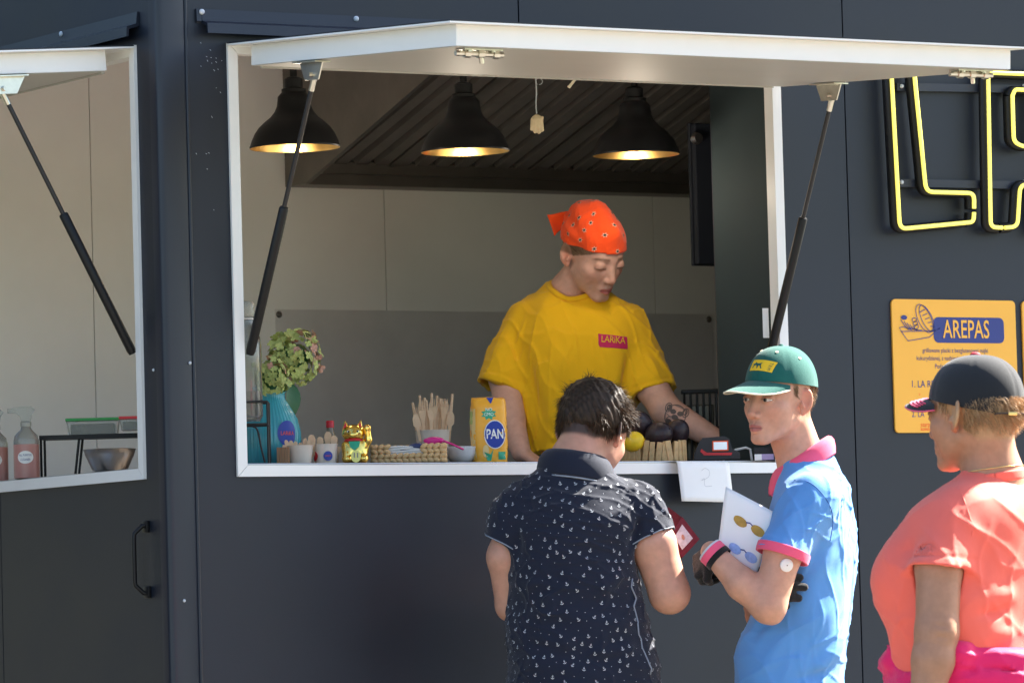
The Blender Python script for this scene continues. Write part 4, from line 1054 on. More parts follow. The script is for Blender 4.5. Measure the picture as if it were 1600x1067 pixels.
    # small anchor print
    def anchor():
        pcs = [stroke([(0, 3.6), (0, -4.2)], 1.25), stroke([(-2.6, 2.0), (2.6, 2.0)], 1.1), stroke([(-4.2, -1.2), (-3.1, -3.6), (0, -4.8), (3.1, -3.6), (4.2, -1.2)], 1.3), stroke([(0, 3.4), (-1.2, 4.6), (0, 5.8), (1.2, 4.6)], .9, True)]
        v = []; f = []
        for a, b in pcs: k = len(v); v += a; f += [tuple(i+k for i in q) for q in b]
        return v, f
    av, af = anchor(); dotp = ([(1.1*math.cos(R(60*k)), 1.1*math.sin(R(60*k))) for k in range(6)], [tuple(range(6))])
    me = sh.data; r = np.random.RandomState(4); P = np.array([q.co[:] for q in me.vertices])*1000; N_ = np.array([q.normal[:] for q in me.vertices])
    order = r.permutation(len(P)); grid = {}; picks = []
    for i in order:
        q = P[i]
        key = tuple((q//22).astype(int)); bad = False
        for dx in (-1, 0, 1):
            for dy in (-1, 0, 1):
                for dz in (-1, 0, 1):
                    for j in grid.get((key[0]+dx, key[1]+dy, key[2]+dz), ()):
                        if np.sum((P[j]-q)**2) < 18.5**2: bad = True
        if not bad: grid.setdefault(key, []).append(i); picks.append(i)
    mb = MB()
    for c_, i in enumerate(picks):
        n_ = N_[i]; ex = np.cross(v3(0, 1, 0), n_)
        if np.linalg.norm(ex) < .2: continue
        ex /= np.linalg.norm(ex); ey = np.cross(n_, ex); t = r.uniform(-.7, .7); ex, ey = ex*math.cos(t)+ey*math.sin(t), ey*math.cos(t)-ex*math.sin(t)
        v, f = (av, af) if c_ % 2 == 0 else dotp; s_ = .84
        mb.add([(P[i]+n_*1.2+(ex*x+ey*y)*s_)/1000 for x, y in v], f)
    stuff(mb.build('anchor_print', M['print_w'], sh))
    # tousled short hair: a clumpy volume with loose strands over it
    def hvol(P):
        q = H.local(P); g_ = q[:, 2]-(-48+.62*np.clip(q[:, 1]+70, 0, 200)); cl = np.sin(q[:, 0]*.17+q[:, 2]*.10)*np.sin(q[:, 1]*.15+q[:, 2]*.12+q[:, 0]*.05)+.6*np.sin(q[:, 0]*.31+1)*np.sin(q[:, 2]*.24+q[:, 1]*.2)
        d = smin(d_ell(q, (0, -14, 28), (74, 94, 84)), d_ell(q, (0, 26, 6), (60, 60, 70)), 25)-np.clip(1+g_*.22, 0, 9+7*np.clip((q[:, 2]-40)/50, 0, 1))-cl*2.4*np.clip(g_/40, 0, 1)
        d = smax(d, -g_*.8, 5); d = smax(d, (q[:, 1]-q[:, 2]*.12-62)*.8, 6)
        return smax(d, -d_ell(q, (79*np.sign(q[0, 0]) if 0 else 0, 0, 0), (1, 1, 1))*0-99, 0)*H.sc
    c = H.out((0, -10, 30)); V, Q = polygonize(hvol, c-135, c+135, 2.6)
    dk = np.array([.028, .018, .012])*(1+.5*np.sin(V[:, 0]*.5+V[:, 1]*.2)*np.sin(V[:, 2]*.45))[:, None]
    hv = mesh_from('hair', [(V, Q, dk)], M['hair'], g.e)
    sel = lambda q: (hairf(q) > .45) & ((np.abs(q[:, 0]) < 70) | (q[:, 2] > 24) | (q[:, 1] < -34))
    q, nn = gauss_hair(H, H.F, 9500, 5, sel); n = len(q)
    flow = np.stack([.35*np.sin(q[:, 1]*.05+q[:, 2]*.03), np.where(q[:, 2] > 60, .7, .25), np.where(q[:, 2] > 60, -.15, -.9)], 1)
    clump = np.stack([np.sin(q[:, 0]*.13+q[:, 2]*.1), np.sin(q[:, 1]*.12+1), np.sin(q[:, 2]*.14+q[:, 0]*.07+2)], 1)
    dl = flow+nn*np.where(q[:, 2] > 50, .55, .34)[:, None]+clump*.38+r.normal(0, .10, (n, 3))
    ln = np.where(q[:, 2] > 50, r.uniform(22, 40, n), r.uniform(14, 28, n))*np.clip((q[:, 2]+70)/60, .35, 1)
    colr = np.array([.040, .023, .014])*r.uniform(.5, 1.5, (n, 1))+np.array([.11, .06, .025])*(r.uniform(0, 1, (n, 1))**4)
    stuff(strands('hair_strands', H.out(q+nn*5), dl@H.A.T, ln, M['hair'], hv, 1.3, 5, droop=.25, curl=.35, cols=colr, seed=6))
    legs(g, 910, 1125, 130, 0, M['denim'], facing=(0, -1))
    return g

# ---------------------------------------------------------------- boy in the blue polo and green cap
def make_boy():
    g = Figure(1250, 12.30, 'boy in blue polo with pink collar and green cap looking left'); L = g.L
    sk = (.53, .28, .19)
    H = Head(L(1217, 622, 60), R(-44), R(4), R(3), .96, lid=3.8, nose=1.0, wide=.92, lips=1.12, jaw=.76)
    nb = L(1258, 735, 0)
    F = Field(); F.add(H, 0).cone(H.out((0, -36, -50)), nb, 49, 56, k=26).cone(nb, nb-v3(0, 80, 0), 58, 80, k=30)
    F.cone(H.out((48, -18, -48)), nb+v3(-40, -4, 28), 13, 12, k=24)
    F.cut(plane(nb-v3(0, 50, 0), (0, -1, 0)))
    fair = (.20, .125, .07)
    hl = lambda q: sm(q[:, 2]-(-52+1.05*np.clip(q[:, 1]+44, 0, 60)), -6, 10)*sm(q[:, 1], 26, 16)*np.clip(sm(q[:, 1], -32, -42)+sm(q[:, 1], 2, 8), 0, 1)*.75
    def tint(V): return face_tint(H.local(V), sk, (.40, .12, .105), (.07, .04, .025), fair, hl, blush=.25, stubble=.30)
    lo, hi = bbox(g, 1135, 1310, 540, 775, -140, 220)
    parts = [skinpart(F, lo, hi, 2.0, tint)]
    A = Field(); sN = L(1268, 782, 150); cu = L(1224, 862, 205); el = L(1201, 946, 215); wr = L(1112, 862, 170)
    A.chain([sN, cu, el], [40, 44, 41], 14).chain([el, L(1160, 912, 205), wr], [40, 37, 26], 14)
    A.ell(el+v3(10, -26, 4), (17, 15, 15), k=12)
    fe = L(1190, 960, -160); fwr = L(1168, 900, 110)
    A.chain([L(1255, 790, -140), fe], [38, 36], 12).cone(fe, fwr, 38, 27, k=12)
    A.add(Loft([(L(0, 1120)[1], L(1245, 0)[0], 0, 90, 110), (L(0, 900)[1], L(1262, 0)[0], 0, 75, 110), (L(0, 790)[1], L(1268, 0)[0], 0, 55, 100)]), 20)
    lo, hi = bbox(g, 1080, 1345, 745, 1130, -250, 300)
    parts.append(skinpart(A, lo, hi, 3.4, sk))
    body = mesh_from('body', parts, M['skin'], g.e); eye(g, H, (.06, .05, .035))
    # gloves
    G = Field(); d = L(1087, 888, 95)-wr
    hand(G, wr+d*.08, d, v3(-.6, .3, .7), -1, .95, .92, .8)
    lo = wr-170; V, Q = polygonize(G, lo, wr+120, 3); mesh_from('glove', [(V, Q, None)], M['glove'], g.e, col=False)
    G = Field(); pw = L(1205, 915, 170)
    G.cone(fwr, pw, 30, 34, k=10).cone(pw, L(1224, 922, 176), 34, 30, k=10)
    for (x0, y0, x1, y1, r_) in ((1222, 898, 1250, 902, 9.5), (1222, 913, 1257, 917, 10), (1220, 930, 1248, 934, 9.8), (1216, 945, 1229, 947, 9)):
        a, b = L(x0, y0, 188), L(x1, y1, 182); G.chain([a, (a+b)/2+v3(0, 0, 4), b], [r_+1.5, r_+1, r_-.5], 5)
    V, Q = polygonize(G, L(1150, 990, 0)+v3(0, 0, 60), L(1285, 860, 0)+v3(0, 0, 260), 3); mesh_from('glove', [(V, Q, None)], M['glove'], g.e, col=False)
    # polo
    S = Field(); st = []
    for y, cx, hw, cz, rz in ((1125, 1238, 82, 0, 172), (1060, 1238, 84, 0, 170), (1012, 1239, 88, 0, 165), (960, 1250, 82, 0, 162), (900, 1259, 77, 0, 165), (850, 1266, 71, 0, 175), (800, 1268, 66, 0, 178), (765, 1270, 58, 0, 160), (738, 1268, 48, 0, 104), (720, 1264, 42, 0, 70), (710, 1262, 36, 0, 56)):
        st.append((L(0, y)[1], L(cx, y)[0], cz, g.px(hw)*.93, rz))
    S.add(Loft(st, n=2.25, rcap=6, rot=.26), 0)
    dN = cu-sN
    SN = Field().cone(sN+v3(4, 0, -20), cu+dN*.3, 62, 57, k=0).cut(plane(cu, (-.30, -.93, .12)), 2); S.add(SN, 26)
    sF = L(1262, 790, -140); S.cone(sF, sF+v3(-60, -130, -40), 66, 58, k=40)
    S.sub(lambda P: d_ell(P, nb+v3(-14, 42, 0), (56, 62, 62)), 4)
    S.cut(plane(L(1240, 1112, 0), (0, -1, 0)), 3)
    w1 = wav(10, 160, 4, 25, (.8, .7, .8)); ff = folds([
        (L(1322, 800, 60), L(1300, 900, 110), 5, 14), (L(1308, 790, 90), L(1290, 870, 140), 6, 13), (L(1296, 800, 120), L(1280, 860, 150), 5, 11),
        (L(1318, 920, 80), L(1255, 985, 165), 9, 16), (L(1320, 955, 80), L(1230, 1030, 160), -7, 15), (L(1325, 1000, 70), L(1275, 1045, 150), 11, 17), (L(1315, 1045, 90), L(1240, 1062, 165), -8, 13),
        (L(1235, 985, 160), L(1190, 1045, 150), 6, 16), (L(1265, 900, 160), L(1310, 860, 110), 5, 16), (L(1205, 960, 140), L(1170, 1000, 130), -5, 14), (L(1245, 780, 210), L(1228, 840, 250), 4, 14), (L(1258, 800, 210), L(1250, 850, 230), -3, 10), (L(1268, 790, 190), L(1264, 840, 190), -4, 12)])
    S.warp = lambda P: w1(P)+ff(P)
    lo, hi = bbox(g, 1135, 1350, 690, 1125, -290, 300)
    S = Field().add(S, 0).sub(lambda P: d_cone(P, cu-dN*.05, cu+dN*.5, 47, 49), 3)
    V, Q = polygonize(S, lo, hi, 3.2); V = lapl(V, Q, 1)
    sh = mesh_from('polo_shirt', [(V, Q, None)], M['blue'], g.e, col=False)
    cc = nb+v3(-8, 14, 0)
    co, CV, n = collar(g, None, 'collar', M['pink'], sh, cc, (1.0, 1.0), -28, 28, 56, 80, (.64, .0), gap=.22, gapdir=-math.pi/2, t=3.5)
    bv = BVHTree.FromPolygons([p.co for p in sh.data.vertices], [p.vertices[:] for p in sh.data.polygons])
    def ring(o, d, r0, name, m_, w_, flat=1.0, rr=0):
        d = d/np.linalg.norm(d); a = np.cross(d, v3(0, 0, 1)); a /= np.linalg.norm(a); b = np.cross(d, a)
        P = [(o+(a*math.cos(2*math.pi*k/36)+b*math.sin(2*math.pi*k/36))*r0)/1000 for k in range(36)]
        return MB().tube(P, w_, 8, closed=True).build(name, m_, sh, smooth=180)
    # ribbed cuff: short cone round the arm
    d = v3(-.30, -.93, .12); d /= np.linalg.norm(d); a = np.cross(d, v3(0, 0, 1)); a /= np.linalg.norm(a); b = np.cross(d, a); cv = []; cf = []
    for j, (t, r_) in enumerate(((-10, 57), (-8, 64), (4, 64.5), (13, 63.5), (14, 59), (2, 50))):
        for k in range(40): an = 2*math.pi*k/40; cv.append((cu+d*t+(a*math.cos(an)+b*math.sin(an))*r_)/1000)
    cf = [(j*40+k, j*40+(k+1) % 40, (j+1)*40+(k+1) % 40, (j+1)*40+k) for j in range(5) for k in range(40)]
    mb = MB(); mb.add(cv, cf); mb.build('sleeve_cuff', M['pink'], sh, smooth=60)
    # shoulder seam and placket
    pts = [np.array(bv.find_nearest(Vector(L(x, y, z)/1000))[0]) for x, y, z in ((1243, 752, 150), (1262, 750, 190), (1282, 765, 200), (1298, 790, 190), (1307, 815, 170), (1308, 845, 160))]
    MB().tube(spline(pts, 5), .0012, 6).build('shoulder_seam', mat('seam_thread', (.03, .10, .30), .9), sh, smooth=180)
    for x, y in ((1206, 773), (1197, 812)): 
        q = np.array(bv.find_nearest(Vector(L(x, y, 60)/1000))[0]); MB().ball(q, .004, 8, 6).build('button', M['pink'], sh, smooth=180)
    # glucose-sensor-like white disc on the arm
    bb = BVHTree.FromPolygons([p.co for p in body.data.vertices], [p.vertices[:] for p in body.data.polygons])
    q = L(1234, 881, 400)/1000; h_ = bb.ray_cast(Vector(q), Vector((0, 0, -1)), .5)
    if h_[0]:
        n_ = np.array(h_[1]); c = np.array(h_[0]); MB().tube([c-n_*.002, c+n_*.003, c+n_*.005], [.0155, .0155, .013], 24).build('arm_sensor', M['plastic_w'], g.e, smooth=40)
        MB().tube([c+n_*.005, c+n_*.0055], .0014, 8).build('sensor_hole', M['print_d'], g.e)
    # wrist band (pink and white) and watch strap
    dd = (wr-el)/np.linalg.norm(wr-el); a = np.cross(dd, v3(0, 0, 1)); a /= np.linalg.norm(a); b = np.cross(dd, a)
    for off, r_, hgt, m_, nm in ((-6, 31, 9, M['pink'], 'wrist_band'), (-22, 31.5, 7, M['glove'], 'watch_strap'), (5, 29.5, 3, M['print_w'], 'band_stripe')):
        cv = []
        for t, q in ((-hgt, 0), (-hgt, 2.5), (hgt, 2.5), (hgt, 0)):
            for k in range(32): an = 2*math.pi*k/32; cv.append((wr+dd*(off+t)+(a*math.cos(an)+b*math.sin(an))*(r_+q))/1000)
        mb = MB(); mb.add(cv, [(j*32+k, j*32+(k+1) % 32, (j+1)*32+(k+1) % 32, (j+1)*32+k) for j in range(3) for k in range(32)]); mb.build(nm, m_, g.e, smooth=50)
    # cap
    ctr, rad = (0, -10, 25), (80, 102, 103); zb = lambda y: 35+.12*y
    V, Fc = dome(H, ctr, rad, zb, power=.82); V, Fc = shell(V, Fc, 2.5, (0, -10, 10))
    cr = hmesh('cap', H, V, Fc, M['cap_g'], g.e, 60)
    V, Fc, rim = brim(H, ctr, rad, zb, 86, 15, drop=22)
    hmesh('brim', H, V, Fc, M['cap_g'], cr, 50)
    MB().tube([H.out(q)/1000 for q in rim], .0022, 6).build('brim_edge', M['cream'], cr, smooth=180)
    MB().ball(H.out((0, -10, 127))/1000, .006, 10, 6).build('button', M['cap_g'], cr, smooth=180)
    cvb = BVHTree.FromPolygons([p.co for p in cr.data.vertices], [p.vertices[:] for p in cr.data.polygons])
    for az, le in ((32, 62), (-30, 60), (88, 52), (150, 55), (-90, 52)):
        d_ = v3(math.sin(R(az))*math.cos(R(le)), math.cos(R(az))*math.cos(R(le)), math.sin(R(le)))@H.A.T; o = H.out((0, -10, 22))
        h_ = cvb.ray_cast(Vector((o+d_*160)/1000), Vector(-d_), .2)
        if h_[0]: c = np.array(h_[0]); MB().tube([c-d_*.001, c+d_*.0012], [.0042, .0036], 12).build('eyelet', M['cream'], cr, smooth=50)
    d_ = (v3(.2, 1, .45)/1.11)@H.A.T; o = H.out((-8, 74, 82)); ex = -H.A[:, 0]; ey = H.A[:, 2]
    q = subdiv2d(([(-30, -15), (30, -15), (30, 16), (-30, 16)], [(0, 1, 2, 3)]), 8)
    decal(cr, [(*q, o, ex, ey, -d_)], 'badge', M['print_y'], cr, .9)
    hz = [(-16, -8), (-13, -1), (-17, 3), (-12, 4), (-8, 8), (-4, 5), (4, 5), (10, 8), (8, 3), (9, -2), (13, -9), (10, -9), (6, -2), (2, -1), (0, -9), (-2, -9), (-4, -1), (-9, 0), (-13, -8)]
    tri = subdiv2d((hz, [tuple(range(len(hz)))]), 9)
    it = [(*tri, o+ex*-6, ex, ey, -d_)]
    tv, tf = text2d('TRM', 9.5, 1.0, spacing=1.3); tv = [(y, -x) for x, y in tv]
    it.append((tv, tf, o+ex*22, ex, ey, -d_)); decal(cr, it, 'badge_print', M['cap_g'], cr, 1.5)
    # short fair hair below the cap
    r = np.random.RandomState(8)
    q, nn = gauss_hair(H, H.F, 2600, 12, lambda q: (hl(q) > .30) & (q[:, 2] < 34) & ((q[:, 1] > 8) | (q[:, 1] < -38))); n = len(q)
    colr = np.array([.20, .125, .065])*r.uniform(.55, 1.3, (n, 1))
    strands('hair', H.out(q), (nn*.4+np.tile(v3(0, -.45, -.9), (n, 1))+r.normal(0, .15, (n, 3)))@H.A.T, r.uniform(7, 15, n), M['hair'], g.e, 1.0, 3, droop=.2, cols=colr, seed=9)
    legs(g, 1240, 1130, 125, 0, M['denim'], facing=(-1, 0))
    return g, L

# ---------------------------------------------------------------- woman in coral top and black cap
def make_coral():
    g = Figure(1520, 10.35, 'woman in coral sports top and black cap at the right edge'); L = g.L
    sk = (.42, .20, .115); sk2 = (.38, .19, .115)
    H = Head(L(1522, 646, 0), R(-134), R(2), R(0), 1.0, fem=.7, lid=3)
    nb = L(1553, 755, 10)
    F = Field(); F.add(H, 0).cone(H.out((0, -34, -45)), nb, 50, 56, k=26).cone(nb, nb-v3(0, 80, 0), 60, 90, k=30)
    F.cut(plane(nb-v3(0, 40, 0), (0, -1, 0)))
    hl = lambda q: sm(q[:, 2]-(-58+1.0*np.clip(q[:, 1]+46, 0, 70)), -6, 10)*sm(q[:, 1], 42, 26)
    def tint(V): return face_tint(H.local(V), sk, (.38, .12, .10), (.16, .10, .06), (.46, .28, .14), lambda q: hl(q)*.7)
    lo, hi = bbox(g, 1425, 1640, 545, 790, -170, 200)
    parts = [skinpart(F, lo, hi, 2.4, tint)]
    A = Field(); sN = L(1486, 795, 105); hm = L(1467, 885, 165); el = L(1464, 985, 185); wr = L(1440, 1130, 200)
    A.chain([sN+v3(20, -46, -30), hm, el], [30, 45, 42], 14).chain([el, L(1458, 1030, 190), wr], [42, 41, 27], 12)
    A.ell(el+v3(16, -4, 22), (17, 16, 14), k=10)
    A.sub(lambda P: d_cone(P, el+v3(-6, 12, 46), el+v3(24, 8, 44), 3, 3), 6); A.sub(lambda P: d_cone(P, el+v3(-2, -12, 47), el+v3(26, -14, 42), 2.5, 2.5), 6)
    hand(A, wr, v3(-.1, -1, .05), v3(.2, 0, 1), 1, .35, .92, .4)
    sF = L(1630, 800, -120); A.chain([sF, sF+v3(20, -150, -20), sF+v3(0, -260, -20), sF+v3(-30, -440, 30)], [38, 44, 40, 27], 12)
    hand(A, sF+v3(-30, -440, 30), v3(-.1, -1, .2), v3(.4, 0, -1), -1, .35, .92, .4)
    A.add(Loft([(L(0, 1120)[1], L(1520, 0)[0], 0, 110, 100), (L(0, 900)[1], L(1520, 0)[0], 0, 100, 100), (L(0, 800)[1], L(1530, 0)[0], 0, 70, 70)]), 20)
    lo, hi = bbox(g, 1400, 1690, 760, 1330, -300, 320)
    parts.append(skinpart(A, lo, hi, 4.0, sk2))
    body = mesh_from('body', parts, M['skin'], g.e)
    S = Field(); st = []
    for y, cx, hw, cz, rz in ((1080, 1525, 122, 0, 170), (1015, 1520, 122, 0, 160), (970, 1518, 126, 0, 158), (920, 1518, 128, 0, 158), (870, 1522, 126, 0, 156), (820, 1532, 118, 0, 148), (788, 1538, 104, 0, 122), (765, 1545, 80, 0, 92), (745, 1550, 54, 4, 68), (735, 1552, 46, 4, 62)):
        st.append((L(0, y)[1], L(cx, y)[0], cz, g.px(hw)*1.16, g.px(hw)*.86))
    S.add(Loft(st, n=2.3, rcap=6, rot=-.87), 0)
    S.ell(L(1418, 905, 45), (66, 74, 76), k=45).ell(L(1424, 905, -75), (66, 74, 76), k=45)
    dN = hm-sN
    SN = Field().cone(sN+v3(22, -14, -16), hm+dN*.3, 60, 60, k=0).cut(plane(hm, (-.06, -.99, .06)), 2); SN.warp = seamring(hm+v3(0, 17, 0), (-.06, -.99, .06), 120, 2.0); S.add(SN, 30); S.cone(sF+v3(-20, 0, 0), sF+v3(14, -110, -14), 68, 58, k=40)
    S.sub(lambda P: d_ell(P, nb+v3(-6, 46, 0), (62, 56, 64)), 4)
    S.cut(plane(L(1500, 1060, 0), (0, -1, 0)), 3)
    w1 = wav(10, 190, 3.2, 35, (.7, .9, .8)); ff = folds([
        (L(1515, 800, 140), L(1520, 870, 150), -9, 14), (L(1530, 790, 120), L(1545, 850, 140), 6, 16), (L(1510, 940, 165), L(1600, 925, 130), 6, 16), (L(1505, 965, 165), L(1600, 945, 130), -7, 13), (L(1520, 1000, 160), L(1600, 985, 130), 6, 15), (L(1395, 960, 90), L(1450, 985, 130), 5, 16), (L(1400, 880, 90), L(1440, 850, 130), -5, 16), (L(1395, 1000, 60), L(1440, 1005, 110), 5, 12), (L(1480, 800, 150), L(1500, 870, 200), 5, 13), (L(1425, 850, 130), L(1432, 890, 150), -3, 14)])
    S.warp = lambda P: w1(P)+ff(P)
    lo, hi = bbox(g, 1345, 1700, 725, 1085, -280, 270)
    S = Field().add(S, 0).sub(lambda P: d_cone(P, hm-dN*.05, hm+dN*.5, 49, 51), 3)
    V, Q = polygonize(S, lo, hi, 3.4); V = lapl(V, Q, 1)
    sh = mesh_from('sports_top', [(V, Q, None)], M['coral'], g.e, col=False)
    bv = BVHTree.FromPolygons([p.co for p in sh.data.vertices], [p.vertices[:] for p in sh.data.polygons])
    def seam(name, pl, r_, m_): MB().tube(spline([np.array(bv.find_nearest(Vector(L(*q)/1000))[0]) for q in pl], 6), r_, 6).build(name, m_, sh, smooth=180)
    seam('sleeve_seam', ((1497, 757, 120), (1508, 790, 150), (1514, 830, 160), (1512, 868, 170)), .0014, M['coral'])
    collar(g, None, 'collar', M['coral'], sh, nb+v3(-4, 4, 0), (1.0, 1.0), -6, 14, 62, 68, (.16, .0), t=4)
    # small stripe emblem on the sleeve
    sw = stroke([(-13, -10), (-4, -3), (6, 5), (11, 9), (6, 12), (-4, 7)], 2.6)
    decal(sh, [(*sw, L(1444, 842, 240), v3(1, 0, 0), v3(0, 1, 0), v3(.1, 0, -.99))], 'sleeve_emblem', mat('silver_print', (.55, .50, .52), .5), sh, 2.2)
    # jacket tied round the waist
    J = Field(); st = []
    for y, cx, hw, cz, rz in ((1270, 1525, 150, 0, 205), (1160, 1522, 146, 0, 196), (1080, 1520, 138, 0, 186), (1040, 1518, 132, 0, 176), (1012, 1517, 128, 0, 168)):
        st.append((L(0, y)[1], L(cx, y)[0], cz, g.px(hw), rz))
    J.add(Loft(st, n=2.3, rcap=10), 0)
    J.ell(L(1402, 1035, 0), (34, 36, 50), k=16).cone(L(1400, 1030, 40), L(1500, 1022, 175), 26, 24, k=16)
    w2 = wav(12, 70, 5, 45, (.25, 1, .25)); f2 = folds([(L(1500, 1030, 180), L(1620, 1024, 150), 8, 10), (L(1495, 1045, 185), L(1620, 1050, 155), -8, 8), (L(1500, 1060, 190), L(1620, 1075, 160), 7, 12), (L(1395, 1030, 60), L(1430, 1050, 130), -8, 8)])
    J.warp = lambda P: w2(P)+f2(P)
    lo, hi = bbox(g, 1365, 1700, 1000, 1280, -250, 260); V, Q = polygonize(J, lo, hi, 5); V = lapl(V, Q, 1)
    mesh_from('tied_jacket', [(V, Q, None)], M['magenta'], g.e, col=False)
    # cap with rear opening and strap
    ctr, rad = (0, -8, 24), (84, 103, 92); zb = lambda y: 16+.24*y
    opn = lambda c: c[1] < -50 and (c[0]/44)**2+((c[2]+14)/40)**2 < 1
    V, Fc = dome(H, ctr, rad, zb, power=.80, opening=opn, n=96, m=26); V, Fc = shell(V, Fc, 2.5, (0, -8, 10))
    cr = hmesh('cap', H, V, Fc, M['cap_k'], g.e, 60)
    V, Fc, rim = brim(H, ctr, rad, zb, 64, 15, drop=8); hmesh('brim', H, V, Fc, M['cap_k'], cr, 50)
    for k, f_ in enumerate((.35, .5, .65, .8)):
        pl = []
        for i in range(21):
            a = R(-50+100*i/20)*1.0; y0 = rad[1]*math.cos(a); x = rad[0]*math.sin(a)*.98; u = a/R(62)
            ff_ = (1-abs(u)**2.6)**.6; z0 = zb(y0+ctr[1]); pl.append(H.out((x*(1+.1*f_), ctr[1]+y0*.985+64*ff_*f_, z0-8*f_*ff_-15*(x/70)**2*(.35+.65*f_)+1.5))/1000)
        MB().tube(pl, .0017, 6).build('brim_stitching', M['pink'], cr, smooth=180)
    MB().tube([H.out(q)/1000 for q in rim], .0016, 6).build('brim_edge', M['pink'], cr, smooth=180)
    MB().ball(H.out((0, -8, 117))/1000, (.011, .005, .011), 12, 8).build('button', mat('red_button', (.6, .02, .04), .7), cr, smooth=180)
    pl = [H.out((46*math.cos(R(a)), -8-103*math.sqrt(max(0, 1-(46*math.cos(R(a))/88)**2))+6, -8+1.5*math.sin(R(a))))/1000 for a in range(0, 181, 12)]
    MB().tube(pl, .011, 8, flat=.15).build('strap', M['cap_k'], cr, smooth=60)
    MB().box((-.009, -.004, -.012), (.009, .004, .012), .002).build('buckle', M['gold'], cr, loc=H.out((-14, -108, -8))/1000)
    q = subdiv2d(([(-26, 6), (22, -12), (24, -6), (-24, 13)], [(0, 1, 2, 3)]), 6); q2 = subdiv2d(([(-20, -2), (24, -19), (25, -15), (-19, 3)], [(0, 1, 2, 3)]), 6)
    d_ = v3(1, .35, .1)@H.A.T; d_ /= np.linalg.norm(d_); o = H.out((70, 48, 34)); ex = np.cross(v3(0, 1, 0), d_); ex /= np.linalg.norm(ex); ey = np.cross(d_, ex)
    decal(cr, [(*q, o, ex, ey, -d_), (*q2, o, ex, ey, -d_)], 'side_stripes', mat('pale_blue_print', (.35, .42, .75), .7), cr, 1)
    dm = ([(8*math.cos(R(30*k)), 8*math.sin(R(30*k))) for k in range(12)], [tuple(range(12))]); decal(cr, [(*dm, o-ex*26+ey*10, ex, ey, -d_)], 'side_emblem', M['print_y'], cr, 1)
    r = np.random.RandomState(18)
    q, nn = gauss_hair(H, H.F, 5200, 22, lambda q: (hl(q) > .25) & (q[:, 2] < 30) & ((np.abs(q[:, 0]) < 68) | (q[:, 1] > 10) | (q[:, 1] < -34))); n = len(q)
    cl = np.stack([np.sin(q[:, 2]*.18+q[:, 1]*.1), np.sin(q[:, 0]*.15), 0*q[:, 0]], 1)
    colr = np.array([.56, .34, .17])*r.uniform(.45, 1.35, (n, 1))
    strands('hair', H.out(q), (nn*.42+np.tile(v3(0, -.55, -.75), (n, 1))+cl*.25+r.normal(0, .13, (n, 3)))@H.A.T, r.uniform(12, 26, n), M['hair'], g.e, 1.1, 4, droop=.1, curl=.25, cols=colr, seed=19)
    # hoop earring and thin chain
    c = H.out((82, -12, -48))/1000; MB().tube([c+np.array([.006*math.cos(t), .009*math.sin(t), .004*math.cos(t)]) for t in np.linspace(.4, 5.9, 18)], .0013, 6).build('earring', M['silver'], g.e, smooth=180)
    bb = BVHTree.FromPolygons([p.co for p in body.data.vertices], [p.vertices[:] for p in body.data.polygons]); pts = []
    for k in range(40):
        a = 2*math.pi*k/40; qq = nb+v3(70*math.sin(a), 30+10*math.sin(a), 70*math.cos(a)); h_ = bb.find_nearest(Vector(qq/1000)); pts.append(np.array(h_[0])+np.array(h_[1])*.001)
    MB().tube(pts, .0012, 5, closed=True).build('necklace', M['gold'], g.e, smooth=180)
    legs(g, 1520, 1180, 165, 0, M['denim'], facing=(-1, 0))
    return g
cook = make_cook(); man = make_man(); boy, BL = make_boy(); coral = make_coral()
# ================================================================ things on and around the counter
ZC = 1.536
def at(px, y, py=None):                      # world point on the counter (or at photo height py) at depth y behind the front wall
    p = hit(px, py if py is not None else 720, 1, y)
    return v3(p[0], p[1], ZC if py is None else p[2])
def size(y, px=800): return 1/ (FPX/((hit(px, 700, 1, y)-CAM_LOC)@FW))     # metres per photo pixel at that depth
FR = np.array([FW[0], FW[1]])/np.hypot(FW[0], FW[1]); FACE = math.atan2(-RT[0]*0-FR[1]*-1, 1)*0
VR = v3(RT[0], RT[1], 0); VR /= np.linalg.norm(VR); VB = v3(-FR[0], -FR[1], 0); VZ = v3(0, 0, 1)
RZ = math.atan2(VR[1], VR[0])                # local x = picture right, local -y = towards the viewer
M['teal'] = mat('turquoise_glaze', (.045, .34, .40), .22, noise=.08, nscale=14, coat=.3)
M['paper'] = mat('white_paper', (.80, .80, .79), .7, noise=.02, nscale=30); M['cup'] = mat('kraft_white_cup', (.72, .62, .52), .6, noise=.04, nscale=40)
M['wood'] = mat('birch_cutlery', (.66, .46, .29), .6, noise=.14, nscale=60); M['wood2'] = mat('brown_box', (.33, .18, .09), .6, noise=.2, nscale=30)
M['straw'] = mat('woven_straw', (.62, .40, .19), .6, noise=.2, nscale=50, bump=.3, bscale=300); M['marble'] = mat('marbled_melamine', (.70, .70, .72), .3, noise=.16, nscale=22)
M['goldp'] = mat('gold_plastic', (.92, .66, .16), .18, 1.0, noise=.06, nscale=60); M['red'] = mat('red_enamel', (.62, .02, .03), .35); M['greenp'] = mat('green_enamel', (.03, .36, .20), .35)
M['bagy'] = mat('yellow_foil_bag', (.86, .40, .03), .38, noise=.06, nscale=20, bump=.3, bscale=40); M['bagc'] = mat('cream_bag_side', (.74, .55, .25), .45); M['bagb'] = mat('royal_blue_print', (.015, .045, .33), .4)
M['white_i'] = mat('white_ink', (.85, .84, .80), .5); M['navy_i'] = mat('navy_ink', (.03, .045, .20), .6); M['orange_i'] = mat('orange_ink', (.85, .10, .02), .6)
